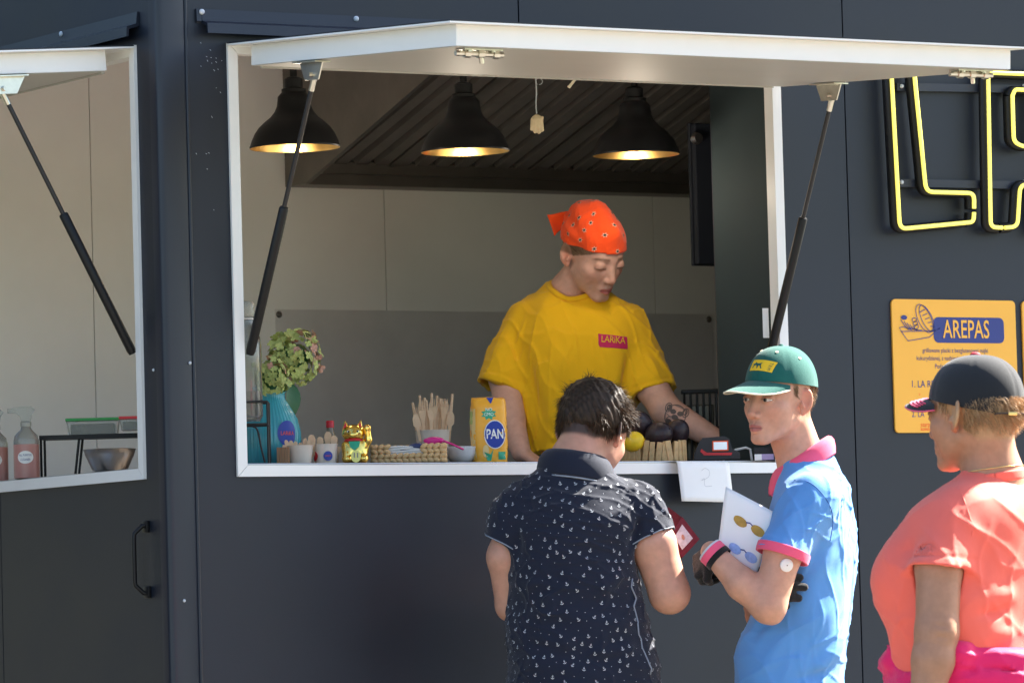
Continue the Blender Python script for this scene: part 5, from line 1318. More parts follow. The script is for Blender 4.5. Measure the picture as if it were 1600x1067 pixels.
M['board'] = mat('amber_board', (.88, .44, .055), .5, noise=.03, nscale=6); M['skin_a'] = mat('avocado_skin', (.025, .014, .018), .42, bump=.8, bscale=140, noise=.3, nscale=40); M['lemon'] = mat('lemon_peel', (.85, .55, .02), .38, bump=.3, bscale=160)
M['glass'] = mat('clear_glass', (.72, .76, .74), .06, trans=.88, ior=1.45); M['petal_g'] = mat('pale_green_petal', (.40, .47, .15), .6, noise=.35, nscale=40); M['petal_p'] = mat('dusky_pink_petal', (.58, .32, .24), .6, noise=.3, nscale=40)
M['leafd'] = mat('dark_leaf', (.03, .12, .035), .4); M['slatw'] = mat('pale_bark_slat', (.52, .34, .16), .7, noise=.3, nscale=50, bump=.5, bscale=120); M['vanity'] = mat('wire_black', (.01, .01, .01), .45)
M['screen'] = mat('lit_screen', (.6, .65, .7), .2, emit=(.75, .85, .95), estr=.06); M['screen2'] = mat('lilac_screen', (.3, .27, .5), .2, emit=(.40, .36, .75), estr=.04); M['pinkp'] = mat('pink_plastic', (.65, .02, .22), .3); M['bluep'] = mat('dark_blue_plastic', (.02, .04, .13), .3)
M['clearp'] = mat('cloudy_plastic', (.75, .77, .72), .25, trans=.75, ior=1.3); M['liquid'] = mat('rosy_liquid', (.50, .24, .21), .3, trans=.0); M['herb'] = mat('chopped_herbs', (.06, .10, .03), .7, noise=.5, nscale=80); M['lidg'] = mat('green_lid', (.02, .30, .06), .4); M['yel'] = mat('neon_yellow', (.95, .84, .16), .35, emit=(1.0, .84, .14), estr=.15)
M['stone'] = mat('plaster_charm', (.62, .50, .32), .8, noise=.15, nscale=60, bump=.5, bscale=90); M['thread'] = mat('grey_thread', (.40, .45, .47), .8)

def prop(name, label, cat, px, y, group=None, z=None, rz=RZ):
    p = at(px, y)
    if z is not None: p[2] = z
    return thing(name, label, cat, p, rz, group), size(y, px)
# --- turquoise vase with hydrangeas
v, u = prop('vase', 'ribbed turquoise vase holding hydrangeas at the left end of the counter', 'vase', 424, .30)
h = 118*u; r = 47*u
MB().lathe([(r*.86, 0), (r*.97, h*.08), (r, h*.30), (r, h*.45), (r*.90, h*.62), (r*.70, h*.76), (r*.53, h*.88), (r*.50, h*.95), (r*.56, h), (r*.50, h), (r*.45, h*.9), (r*.5, h*.7)], n=180, ribs=45, rib=.012).build('body', M['teal'], v, smooth=60)
lb = MB(); n_ = 24
def patch(mb, cx, cz, rx, rz_, R_, n=24):
    vs = [(R_*math.sin(cx), -R_*math.cos(cx), cz)]; fs = []
    for j in range(1, 5):
        for k in range(n): t = 2*math.pi*k/n; a0 = cx+rx*j/4/R_*math.cos(t); vs.append((R_*math.sin(a0), -R_*math.cos(a0), cz+rz_*j/4*math.sin(t)))
    for k in range(n):
        fs.append((0, 1+k, 1+(k+1) % n))
        for j in range(3): fs.append((1+j*n+k, 1+(j+1)*n+k, 1+(j+1)*n+(k+1) % n, 1+j*n+(k+1) % n))
    mb.add(vs, fs)
patch(lb, .62, h*.42, 17*u, 20*u, r*1.02); lb.build('sticker', M['bagb'], v)
tv, tf = text2d('LARiKA', 9*u, .8); t2 = MB(); t2.add([(r*1.035*math.sin(.62+x/r), -r*1.035*math.cos(.62+x/r), h*.42+y) for x, y in tv], tf); t2.build('sticker_word', M['orange_i'], v)
def bloom(px, py, y, rad, label, seed, pink):
    c = at(px, y, py); t = thing('hydrangea', label, 'flower', c, RZ, 'hydrangea heads in the turquoise vase'); rr = np.random.RandomState(seed)
    A = MB(); B_ = MB(); n = 190
    for k in range(n):
        zz = 1-2*(k+.5)/n; a = k*2.39996; d = v3(math.sqrt(1-zz*zz)*math.cos(a), math.sqrt(1-zz*zz)*math.sin(a), zz)
        if d[2] < -.75: continue
        d0 = d; o = d*rad*(rr.uniform(.66, 1.08)+.10*math.sin(5*d[0]+3*d[2]+seed)+.07*math.sin(9*d[2]+4*d[0]))*v3(1, 1, 1.12); d = d+rr.normal(0, .38, 3); d /= np.linalg.norm(d); e = np.cross(d, rr.normal(size=3)); e /= np.linalg.norm(e); f = np.cross(d, e); s = rad*rr.uniform(.14, .21)
        tgt = B_ if (d0[0]*.7+d0[2]*.6+rr.normal(0, .4)) > pink+.30 else A
        for q in range(4):
            a0 = q*math.pi/2; p = e*math.cos(a0)+f*math.sin(a0); w_ = np.cross(d, p)
            tgt.add([o, o+p*s*.35+w_*s*.42+d*s*.14, o+p*s*.85+w_*s*.40+d*s*.12, o+p*s*1.05+d*s*.05, o+p*s*.85-w_*s*.40+d*s*.12, o+p*s*.35-w_*s*.42+d*s*.14], [(0, 1, 2, 3), (0, 3, 4, 5)])
    stuff(A.build('green_petals', M['petal_g'], t)); stuff(B_.build('pink_petals', M['petal_p'], t))
    MB().ball((0, 0, 0), rad*.6, 12, 8).build('flower_core', M['leafd'], t, smooth=180)
    b = at(424, .30); b[2] = ZC+100*u; d = b-c; cs, sn = math.cos(-RZ), math.sin(-RZ); d = v3(d[0]*cs-d[1]*sn, d[0]*sn+d[1]*cs, d[2])
    MB().tube([(0, 0, 0), d*.5+v3(0, 0, .005), d], .003, 6).build('stem', M['leafd'], t, smooth=180)
    return t
b1 = bloom(458, 562, .30, 42*u, 'larger hydrangea head, pale green turning pink at the top', 3, .45)
b2 = bloom(424, 592, .26, 30*u, 'smaller pale green hydrangea head, lower left in the vase', 4, .75)
def leaf(t, o, d, up, L_, W_):
    d = np.array(d)/np.linalg.norm(d); up = np.array(up, float); s_ = np.cross(d, up); s_ /= np.linalg.norm(s_); m = MB(); vv = []
    for i in range(8):
        k = i/7; w_ = W_*math.sin(math.pi*min(1, k**.8))*.5+.0004; c = np.array(o)+d*L_*k+up*(-.25*L_*k*k)
        vv += [c-s_*w_+up*w_*.3, c, c+s_*w_+up*w_*.3]
    m.add(vv, [q for i in range(7) for q in ((3*i, 3*i+1, 3*i+4, 3*i+3), (3*i+1, 3*i+2, 3*i+5, 3*i+4))]); m.build('leaf', M['leafd'], t, smooth=180)
leaf(b1, (-.005, -.02, -36*u), (.10, -.3, -1), (.5, -.8, .2), 62*u, 26*u); leaf(b1, (-.02, -.01, -30*u), (-.5, -.3, -.6), (0, -.8, .3), 45*u, 22*u)
# --- black wire stand and clip-top glass dispenser
w_, u = prop('wire_stand', 'black wire stand under the glass dispenser beside the left jamb', 'stand', 391, .16)
def rect(z, a, b): return [(-a, -b, z), (a, -b, z), (a, b, z), (-a, b, z)]
a, b = 30*u, 26*u
for z in (61*u, 96*u):
    MB().tube(rect(z, a, b), .0028, 8, closed=True).build('ring', M['vanity'], w_, smooth=60)
for sx in (-1, 1):
    for sy in (-1, 1): MB().tube([(sx*a, sy*b, .0), (sx*a, sy*b, 96*u)], .0028, 8).build('leg', M['vanity'], w_, smooth=60)
    MB().tube(spline([(sx*a*.1, -b, 60*u), (sx*a*.45, -b, 52*u), (sx*a*.62, -b, 25*u), (sx*a*.8, -b, .002)], 6), .0024, 8).build('scroll', M['vanity'], w_, smooth=60)
MB().box((-a, -.002, 59*u), (a, .002, 62*u)).build('cross_bar', M['vanity'], w_)
p = at(388, .16); p[2] = ZC+66*u
d_ = thing('glass_dispenser', 'clear glass clip-top drink dispenser standing on the wire stand', 'dispenser', p, RZ)
hh = 190*u; rr_ = 25*u
MB().lathe([(rr_*.8, 0), (rr_, hh*.05), (rr_, hh*.62), (rr_*.92, hh*.70), (rr_*.68, hh*.78), (rr_*.60, hh*.82), (rr_*.60, hh*.86), (rr_*.56, hh*.86), (rr_*.56, hh*.80), (rr_*.66, hh*.76), (rr_*.90, hh*.68), (rr_*.96, hh*.62), (rr_*.96, hh*.06), (rr_*.7, hh*.015)], n=32, capt=True).build('bottle', M['glass'], d_, smooth=60)
MB().lathe([(rr_*.62, hh*.865), (rr_*.66, hh*.90), (rr_*.62, hh*.93), (rr_*.66, hh*.96), (rr_*.5, hh*.99)], n=28, capt=True).build('lid', M['clearp'], d_, smooth=50)
MB().tube([(rr_*math.cos(t)*.64, rr_*math.sin(t)*.64, hh*.845) for t in np.linspace(0, 6.1, 24)], .0018, 6, closed=True).build('clip_wire', M['steel'], d_, smooth=60)
MB().lathe([(rr_*.9, hh*.03), (rr_*.93, hh*.2), (rr_*.9, hh*.25)], n=24, capt=True).build('drink_rest', mat('pale_drink', (.6, .5, .45), .2, trans=.6), d_, smooth=60)
# --- small box and cups of wooden cutlery
bx, u = prop('skewer_box', 'small brown wooden box left of the spoon cups', 'box', 443, .16)
for k in range(5): MB().box((-10*u+k*4*u, -8*u, 0), (-10*u+k*4*u+3.6*u, 8*u, 26*u), .0006).build('slat', M['wood2'], bx)
def spoon(px, py, y, l, tilt, label, kind, group, wide=1.0):
    s = size(y, px); c = at(px, y, py); t = MB(); L_ = l*s
    if kind == 'spoon': pr = [(0, 0), (.003, .002), (.0032, L_*.5), (.006, L_*.66), (.0085, L_*.80), (.0075, L_*.93), (.003, L_)]
    elif kind == 'fork': pr = [(0, 0), (.003, .002), (.0035, L_*.5), (.007, L_*.68), (.0085, L_*.80), (.0085, L_*.82)]
    elif kind == 'knife': pr = [(0, 0), (.0032, .002), (.0034, L_*.5), (.008, L_*.60), (.007, L_*.85), (.002, L_)]
    else: pr = [(0, 0), (.0030, .001), (.0030, L_*.99), (0.001, L_)]
    pr = [(a*wide, b) for a, b in pr]
    poly = [(-a, 0, b) for a, b in pr]+[(a, 0, b) for a, b in pr[::-1]]
    ck = [poly[0]]
    for q in poly[1:]:
        if abs(q[0]-ck[-1][0])+abs(q[2]-ck[-1][2]) > 1e-6: ck.append(q)
    if kind == 'stick': t.tube([(0, 0, 0), (0, 0, L_)], .0026*wide, 8)
    else:
        t.prism(ck, (0, .0018, 0))
        if kind == 'fork':
            for k in (-2, -.67, .67, 2): t.prism([(k*.0034-.0014, 0, L_*.80), (k*.0034+.0014, 0, L_*.80), (k*.0034+.0006, 0, L_), (k*.0034-.0006, 0, L_)], (0, .0018, 0))
    o = t.build('wooden_'+('skewer' if kind == 'stick' else kind), M['wood'], smooth=40); o.location = c; o.rotation_euler = (R(random.uniform(-6, 6)), R(tilt), RZ+R(random.uniform(-25, 25)))
    tag(o, label, kind if kind != 'stick' else 'skewer', group)
def cup(px, y, top, bot, hgt, label, m='cup'):
    t, u_ = prop('paper_cup', label, 'cup', px, y); ht = hgt*u_
    MB().lathe([(bot*u_, 0), (top*u_, ht*.97), (top*u_*1.035, ht*.97), (top*u_*1.04, ht), (top*u_*.99, ht), (top*u_*.95, ht*.95), (bot*u_*.95, ht*.05)], n=36).build('wall', M[m], t, smooth=35)
    return t, u_
c1, u = cup(469, .17, 20.5, 17, 29, 'left plain paper cup of wooden spoons beside the golden cat')
c2, u = cup(509, .17, 19.5, 16, 31, 'right paper cup with round blue sticker next to the golden cat')
sb = MB(); patch(sb, .25, 12*u, 7.5*u, 7.5*u, 18.6*u); sb.build('sticker', M['bagb'], c2); sb = MB(); patch(sb, -1.1, 12*u, 7.5*u, 7.5*u, 18.6*u); sb.build('sticker', M['red'], c2)
tv, tf = text2d('LARiKA', 4*u, .75); t2 = MB(); t2.add([(18.9*u*math.sin(.25+x/(18.6*u)), -18.9*u*math.cos(.25+x/(18.6*u)), 12*u+y) for x, y in tv], tf); t2.build('sticker_word', M['orange_i'], c2)
for k in range(9): spoon(455+k*3.6, 722, .17+.004*(k % 3), 30+(k*7) % 9, -26+k*6.5, 'short wooden spoon in the left paper cup', 'spoon', 'spoons in the left cup', .62)
for k, (x, l, ti) in enumerate(((496, 44, -12), (503, 40, -5), (511, 48, 2), (518, 42, 8), (523, 26, 20), (506, 28, -2))): spoon(x, 722, .17+.004*(k % 3), l, ti, 'wooden spoon standing in the stickered paper cup', 'spoon', 'spoons in the stickered cup', 1.05 if l > 35 else .7)
sbm, u = prop('sauce_bottle', 'dark sauce bottle with red cap behind the stickered cup', 'bottle', 517, .30)
MB().lathe([(11*u, 0), (12*u, 3*u), (12*u, 40*u), (6*u, 52*u), (5*u, 60*u)], n=24, capt=True).build('bottle', mat('sauce_glass', (.35, .28, .18), .15, trans=.3), sbm, smooth=60)
MB().lathe([(6.2*u, 60*u), (6.4*u, 70*u), (5.6*u, 71*u)], n=20, capt=True).build('cap', M['red'], sbm, smooth=40)
# --- golden waving cat
ct, u = prop('waving_cat_figurine', 'golden waving cat figurine with red ears and green bib', 'figurine', 555, .15)
def ctb(n, m, mb): return mb.build(n, M[m], ct, smooth=180)
F = Field(); F.ell((0, 0, 17), (21, 17, 18), k=0).ell((0, 0, 32), (15, 13, 14), k=8).ell((-12, -9, 7), (9, 12, 7), k=4).ell((13, -9, 7), (9, 12, 7), k=4).cone((-15, -5, 28), (-13, -13, 14), 6, 5, k=4)
F.cone((16, -2, 26), (22, -6, 36), 6.5, 5.5, k=5).cone((22, -6, 36), (20.5, -8, 53), 5.5, 5, k=3).ell((20.5, -9, 55), (6, 5, 5.5), k=2)
V, Q = polygonize(F, (-36, -30, -2), (36, 26, 66), 1.3); mb = MB(); mb.add(V*u, [tuple(q) for q in Q]); ctb('body', 'goldp', mb)
F = Field(); F.ell((-2, -2, 47), (18, 15, 14), k=0).cone((-13, 0, 55), (-14.5, 0, 66), 6, 1.5, k=3).cone((8, 0, 55), (10, 0, 66), 6, 1.5, k=3).ell((-2, -15, 44), (6, 4, 4), k=4)
V, Q = polygonize(F, (-26, -24, 28), (22, 20, 72), 1.2); mb = MB(); mb.add(V*u, [tuple(q) for q in Q]); ctb('head', 'goldp', mb)
for sx in (-14, 9): mb = MB(); mb.prism([np.array(q)*u for q in ((sx-3.5, -5.5, 55), (sx+3.5, -5.5, 55), (sx+.2, -2.8, 64.5))], np.array((0, -1.2, 0))*u); mb.build('ear_lining', M['red'], ct)
for sx in (-8.5, 4.5):
    mb = MB(); mb.ball(np.array((sx, -14.5, 49.5))*u, (3.2*u, 1.6*u, 2*u), 10, 6); mb.build('eye', M['white_i'], ct, smooth=180); mb = MB(); mb.ball(np.array((sx+.3, -16, 49.3))*u, (1.6*u, .7*u, 1.7*u), 8, 6); mb.build('pupil', M['black'], ct, smooth=180)
mb = MB(); mb.tube([np.array((-1+14*math.sin(t), -1-13*math.cos(t), 35+1.5*math.cos(t)))*u for t in np.linspace(0, 6.1, 28)], 2.0*u, 8, closed=True); ctb('neck_band', 'red', mb)
mb = MB(); mb.prism([np.array(q)*u for q in ((-9, -15.5, 34), (9, -15.5, 34), (7, -18.5, 25), (0, -19, 20), (-7, -18.5, 25))], np.array((0, -1.5, 0))*u); mb.build('bib', M['greenp'], ct)
mb = MB(); mb.tube([np.array((2, -20, 10))*u, np.array((2, -22, 10.5))*u], 8*u, 18, flat=1.25); mb.build('coin', M['goldp'], ct, smooth=30)
for k in (-2.5, 2.5): mb = MB(); mb.box(np.array((2+k-1, -22.6, 4))*u, np.array((2+k+1, -22.1, 16))*u); mb.build('coin_mark', M['dsteel'], ct)
mb = MB(); mb.box(np.array((-5.5, -19.5, 42.8))*u, np.array((2, -18.7, 43.4))*u); mb.build('mouth', M['black'], ct)
for k in range(3): mb = MB(); mb.ball(np.array((17.5+k*3, -12.8, 56.5))*u, 1.2*u, 8, 6); mb.build('paw_pad', M['red'], ct, smooth=180)
# --- woven basket with napkins
bk, u = prop('napkin_basket', 'braided straw basket with a cut-out front, holding napkins', 'basket', 640, .15)
def braid(x0, x1, z0, y_, nrow, step):
    for rw in range(nrow):
        z = z0+rw*7.4*u; x = x0; k = 0
        while x < x1:
            t = R(28 if rw % 2 == 0 else -28)
            m = MB(); m.ball((0, 0, 0), (6.6*u, 3.4*u, 3.7*u), 8, 6); o = m.build('straw_strand', M['straw'], bk, smooth=180); o.location = (x, y_, z+3.6*u); o.rotation_euler = (0, t, 0); x += step; k += 1
me0 = None
def strand(x, y_, z, t, rz=0):
    global me0
    if me0 is None:
        m = MB(); m.ball((0, 0, 0), (6.8*u, 3.2*u, 3.9*u), 8, 6); o = m.build('straw_strand', M['straw'], bk, smooth=180); me0 = o.data
    else: o = bpy.data.objects.new('straw_strand', me0); COL.objects.link(o); o.parent = bk
    o.location = (x, y_, z); o.rotation_euler = (0, t, rz)
for rw in range(4):
    z = 3.8*u+rw*7.2*u
    for k in range(12):
        x = -54*u+k*9.7*u
        if rw >= 2 and -28*u < x < 20*u: continue
        strand(x, -20*u, z, R(26 if rw % 2 == 0 else -26))
    for k in range(6):
        strand(-58*u, -14*u+k*8*u, z, R(26 if rw % 2 == 0 else -26), R(90)); strand(56*u, -14*u+k*8*u, z, R(26 if rw % 2 == 0 else -26), R(90))
    for k in range(12): strand(-54*u+k*9.7*u, 34*u, z, R(26 if rw % 2 == 0 else -26))
MB().box((-56*u, -18*u, .0), (54*u, 33*u, .004)).build('base', M['straw'], bk)
MB().box((-57*u, -19*u, .001), (-52*u, 33*u, 27*u)).build('liner', M['straw'], bk); MB().box((50*u, -19*u, .001), (55*u, 33*u, 27*u)).build('liner', M['straw'], bk)
MB().box((-51*u, -18.5*u, .001), (49*u, -15*u, 13*u)).build('liner', M['straw'], bk)
pbk = np.array(bk.location)
for k in range(6):
    q = MB(); zz = .006+k*.0052
    q.v = []; n = 10
    vs = [(-44*u+88*u*i/n, y_, zz+.0014*math.sin(i*.9+k)+(.006 if y_ < 0 else 0)) for i in range(n+1) for y_ in (-13*u, 26*u)]
    q.add(vs+[(x, y_, z+.003) for x, y_, z in vs], [(2*i, 2*i+1, 2*i+3, 2*i+2) for i in range(n)]+[(2*i+2*n+2, 2*i+2*n+4, 2*i+2*n+5, 2*i+2*n+3) for i in range(n)]+[(2*i, 2*i+2, 2*i+2*n+4, 2*i+2*n+2) for i in range(n)])
    o = q.build('napkin', M['paper'], smooth=180); o.location = pbk; o.rotation_euler = (0, 0, RZ); tag(o, 'white paper napkin stacked in the straw basket', 'napkin', 'napkins in the straw basket')
# --- large cup of forks and skewers, marbled bowl, spoons
c3, u = cup(677, .34, 27, 21, 56, 'large white tub of wooden forks behind the straw basket')
for k in range(10): spoon(660+k*3.8, 690, .33+.006*(k % 4), 56+(k*5) % 14, -6+k*1.3, 'wooden fork bundled in the large white tub', 'fork', 'forks in the large tub', 1.15)
for k, x in enumerate((657, 701)): spoon(x, 690, .32, 44+4*k, (-9, 6)[k], ('wooden knife at the left side of the fork tub', 'wooden knife at the right side of the fork tub')[k], 'knife', None, 1.2)
for k in range(9): spoon(653+k*5.6+(k % 3)*2, 690, .36+.008*(k % 3), 62+(k*11) % 15, -6+k*1.4, 'thin wooden skewer rising behind the forks', 'stick', 'skewers in the large tub', 1.25)
bw, u = prop('marbled_bowl', 'small white marbled bowl left of the flour bag', 'bowl', 721, .17)
MB().lathe([(12*u, 0), (18*u, 3*u), (24*u, 12*u), (27*u, 25*u), (26*u, 25.5*u), (22*u, 12*u), (14*u, 4*u)], n=40).build('bowl', M['marble'], bw, smooth=60)
for k, (px, py, m, lab, tl) in enumerate(((652, 697, 'bluep', 'dark blue spoon lying over the napkins', (1, 0, .25)), (690, 690, 'pinkp', 'pink scoop spoon leaning from basket to marbled bowl', (1, -.1, -.42)))):
    c = at(px, .13, py); t = MB(); d = np.array(tl)/np.linalg.norm(tl)
    if k == 0: t.ball((0, 0, 0), (14*u, 7*u, 5*u), 14, 8); t.tube([(0, 0, 0), (-26*u, 4*u, -6*u)], [3*u, 2*u], 8)
    else: t.ball((-12*u, 0, 2*u), (17*u, 8*u, 6*u), 14, 8); t.tube([(-2*u, 0, 3*u), (16*u, 0, -4*u), (34*u, 0, -13*u)], [2.2*u, 1.6*u, 1.6*u], 8)
    o = t.build('plastic_spoon', M[m], smooth=180); o.location = c; o.rotation_euler = (0, 0, RZ); tag(o, lab, 'spoon')
# --- flour bag
fb, u = prop('flour_bag', 'yellow maize flour bag marked PAN with blue oval', 'flour bag', 765, .14, rz=RZ+R(14))
mb = MB(); wv = []; nz, npn = 22, 40; Wb, Db, Hb = 27*u, 18*u, 100*u
def bag_r(a, z):
    k = z/Hb; e = 3.6; ca, sa = math.cos(a), math.sin(a); rr = (abs(ca/Wb)**e+abs(sa/Db)**e)**(-1/e)*(1+.035*math.sin(math.pi*k)+.015*math.sin(9*k+3*a))
    if k > .86: rr *= 1-.02*(k-.86)/.14
    return rr*ca*(1-.02*k), rr*sa*(1-(max(0, k-.86)/.14)*.35)
for j in range(nz+1):
    for i in range(npn):
        a = 2*math.pi*(i+.5)/npn; z = Hb*j/nz; x, y_ = bag_r(a, z); z += (5*u*math.sin(3*a)*max(0, j/nz-.8)*3*.6); wv.append((x+.8*u*math.sin(j*1.7+i*2.1), y_+.8*u*math.sin(j*2.3+i*1.3), z))
mb.add(wv, [(j*npn+i, j*npn+(i+1) % npn, (j+1)*npn+(i+1) % npn, (j+1)*npn+i) for j in range(nz) for i in range(npn)]+[tuple(nz*npn+i for i in range(npn)), tuple(range(npn))[::-1]])
bag = mb.build('bag', M['bagy'], fb, smooth=50)
bvb = BVHTree.FromPolygons([p_.co for p_ in bag.data.vertices], [p_.vertices[:] for p_ in bag.data.polygons])
def bagprint(name, vf, o, m, off, dr=(0, 1, 0), ex=(1, 0, 0)):
    vv = []
    for x, y_ in vf[0]:
        q = Vector(o)+Vector(ex)*x+Vector((0, 0, 1))*y_; h_ = bvb.ray_cast(q-Vector(dr)*.2, Vector(dr), .5)
        vv.append(np.array(h_[0] or q)-np.array(dr)*off)
    m_ = MB(); m_.add(vv, vf[1]); m_.build(name, M[m], fb, smooth=180)
def ov(rx, rz_, n=28): return subdiv2d(([(rx*math.cos(2*math.pi*k/n), rz_*math.sin(2*math.pi*k/n)) for k in range(n)], [tuple(range(n))]), 6*u)
bagprint('oval_rim', ov(17.5*u, 22.5*u), (5*u, 0, 43*u), 'white_i', .0012); bagprint('oval', ov(16*u, 21*u), (5*u, 0, 43*u), 'bagb', .002)
tx = subdiv2d(text2d('PAN', 21*u, .70, bold=.4*u), 5*u); bagprint('brand_word', ([(x, y_) for x, y_ in tx[0]], tx[1]), (5*u, 0, 43*u), 'white_i', .0028)
bagprint('green_burst', subdiv2d(([((13 if k % 2 else 8.5)*u*math.cos(R(22.5*k)), (10 if k % 2 else 6.5)*u*math.sin(R(22.5*k))) for k in range(16)], [tuple(range(16))]), 5*u), (-4*u, 0, 75*u), 'greenp', .0012)
tx = subdiv2d(text2d('NO\nGMO', 7.5*u, .9), 4*u); bagprint('burst_word', tx, (-4*u, 0, 78*u), 'white_i', .002)
bagprint('corn_cob', ov(5*u, 10*u), (-10*u, 0, 17*u), 'bagc', .0012); bagprint('corn_husk', subdiv2d(([(-3*u, -12*u), (3*u, -12*u), (7*u, 6*u), (2*u, -2*u), (-8*u, 2*u)], [(0, 1, 2, 3, 4)]), 5*u), (-5*u, 0, 14*u), 'greenp', .0018)
bagprint('green_box', subdiv2d(([(-6*u, -6*u), (6*u, -6*u), (6*u, 6*u), (-6*u, 6*u)], [(0, 1, 2, 3)]), 5*u), (16*u, 0, 10*u), 'greenp', .0012)
bagprint('top_mark', subdiv2d(([(-6*u, 5*u), (6*u, 5*u), (0, -5*u)], [(0, 1, 2)]), 4*u), (0, 0, 96*u), 'bagb', .0015)
sd_ = dict(dr=(1, 0, 0), ex=(0, -1, 0))
bagprint('side_panel', subdiv2d(([(-14*u, 4*u), (14*u, 4*u), (14*u, 84*u), (-14*u, 84*u)], [(0, 1, 2, 3)]), 7*u), (0, 0, 0), 'bagc', .001, **sd_)
bagprint('side_frame', subdiv2d(([(-9*u, 60*u), (9*u, 60*u), (9*u, 80*u), (-9*u, 80*u)], [(0, 1, 2, 3)]), 6*u), (0, 0, 0), 'cup' if 0 else 'petal_g', .0018, **sd_)
bagprint('side_seal', ov(5*u, 5*u), (0, 0, 46*u), 'bagy', .0018, **sd_)
# --- slatted fruit basket
fb2, u = prop('fruit_basket', 'round bark slat basket filled with avocados and lemons', 'basket', 1022, .16)
rb = 50*u
for k in range(30):
    a = 2*math.pi*k/30; wd = random.uniform(3.8, 6.0)*u
    o = MB().box((-wd, -1.6*u, 0), (wd, 1.6*u, random.uniform(29, 33)*u), .0012).build('slat', M['slatw'], fb2); o.location = (rb*math.cos(a), rb*.7*math.sin(a), 0); o.rotation_euler = (R(random.uniform(-3, 3)), R(random.uniform(-9, 9)), a+math.pi/2)
MB().lathe([(rb*.3, .001), (rb*.62, .001), (rb*.62, .006)], n=24, capt=True).build('base', M['slatw'], fb2)
def fruit(name, px, py, y, r_, m, lab, cat, grp, st=1.18, rot=0):
    s_ = size(y, px); c = at(px, y, py); t = MB(); bm = bmesh.new(); bmesh.ops.create_uvsphere(bm, u_segments=24, v_segments=16, radius=1)
    for q in bm.verts: k = 1-.16*q.co.z if cat == 'avocado' else 1; q.co = (q.co.x*r_*s_*k, q.co.y*r_*s_*k, q.co.z*r_*s_*st)
    if cat == 'lemon':
        for q in bm.verts:
            if abs(q.co.z) > r_*s_*st*.93: q.co.z *= 1.08
    t.bm(bm); t.tube([(0, 0, r_*s_*st*.98), (0, 0, r_*s_*st*1.05)], .003, 6); o = t.build(name, m, smooth=60); o.location = c; o.rotation_euler = (R(40), R(rot), RZ); tag(o, lab, cat, grp)
fruit('avocado', 1031, 679, .16, 21, M['skin_a'], 'large dark avocado at the front of the bark basket', 'avocado', 'avocados in the bark basket', 1.1, 60)
fruit('avocado', 1059, 674, .19, 19, M['skin_a'], 'dark avocado at the right rear of the bark basket', 'avocado', 'avocados in the bark basket', 1.15, 30)
fruit('avocado', 1000, 662, .21, 19, M['skin_a'], 'dark avocado piled highest at the left of the basket', 'avocado', 'avocados in the bark basket', 1.25, -20)
fruit('lemon', 990, 690, .15, 16, M['lemon'], 'yellow lemon at the left front of the bark basket', 'lemon', 'lemons in the bark basket', 1.15, 70)
fruit('lemon', 1013, 676, .22, 14, M['lemon'], 'yellow lemon wedged between the avocados', 'lemon', 'lemons in the bark basket', 1.15, 20)
# --- card terminal, tablet, coffee grinder
te, u = prop('card_terminal', 'black card terminal with red stripe and lit screen', 'card terminal', 1120, .13)
prof = [(-36, 2), (36, 2), (36, 12), (24, 18), (20, 34), (12, 38), (-22, 36), (-28, 28), (-36, 10)]
MB().prism([(x*u, -16*u, z*u) for x, z in prof], (0, 34*u, 0)).build('body', M['blackp'], te)
MB().prism([(x*u, -17.5*u, z*u) for x, z in ((-26, 15), (-20, 9), (22, 8), (24, 12), (-16, 13), (-24, 19))], (0, 1.4*u, 0)).build('red_stripe', M['red'], te)
MB().box((-7*u, -18*u, 15*u), (18*u, -16.5*u, 31*u), .0008).build('screen_surround', M['orange_i'], te); MB().box((-5*u, -19*u, 17*u), (16*u, -17.6*u, 29*u)).build('screen', M['screen'], te)
tb, u = prop('tablet', 'small dark display on a white bent stand at the right end of counter', 'display', 1190, .12)
MB().box((-12*u, -5*u, 0), (25*u, 4*u, 21*u), .0015).build('body', M['blackp'], tb); MB().box((-9*u, -6*u, 1*u), (22*u, -5.2*u, 10*u)).build('screen', M['screen2'], tb); MB().box((-11*u, -6.2*u, .5*u), (0, -5.3*u, 10*u)).build('screen_tile', M['screen'], tb)
MB().tube([(-60*u, 0, 2*u), (-52*u, 0, 12*u), (-40*u, 0, 18*u), (-24*u, 0, 21*u), (-17*u, 0, 18*u), (-15*u, 0, 0)], 2*u, 8).build('stand', M['white'], tb, smooth=60)
gr, u = prop('drink_crate', 'dark openwork rack standing behind the tattooed arm', 'rack', 1098, .60)
for k in range(6): MB().tube([(-26*u+k*10*u, 0, 0), (-26*u+k*10*u, 0, 118*u)], 2*u, 6).build('bar', M['black'], gr, smooth=60)
for z in (6, 60, 118): MB().box((-30*u, -3*u, z*u), (30*u, 30*u, (z+6)*u), .002).build('shelf', M['black'], gr)
MB().box((-24*u, 6*u, 12*u), (20*u, 28*u, 100*u), .003).build('panel', mat('brown_glass', (.05, .035, .02), .15), gr)
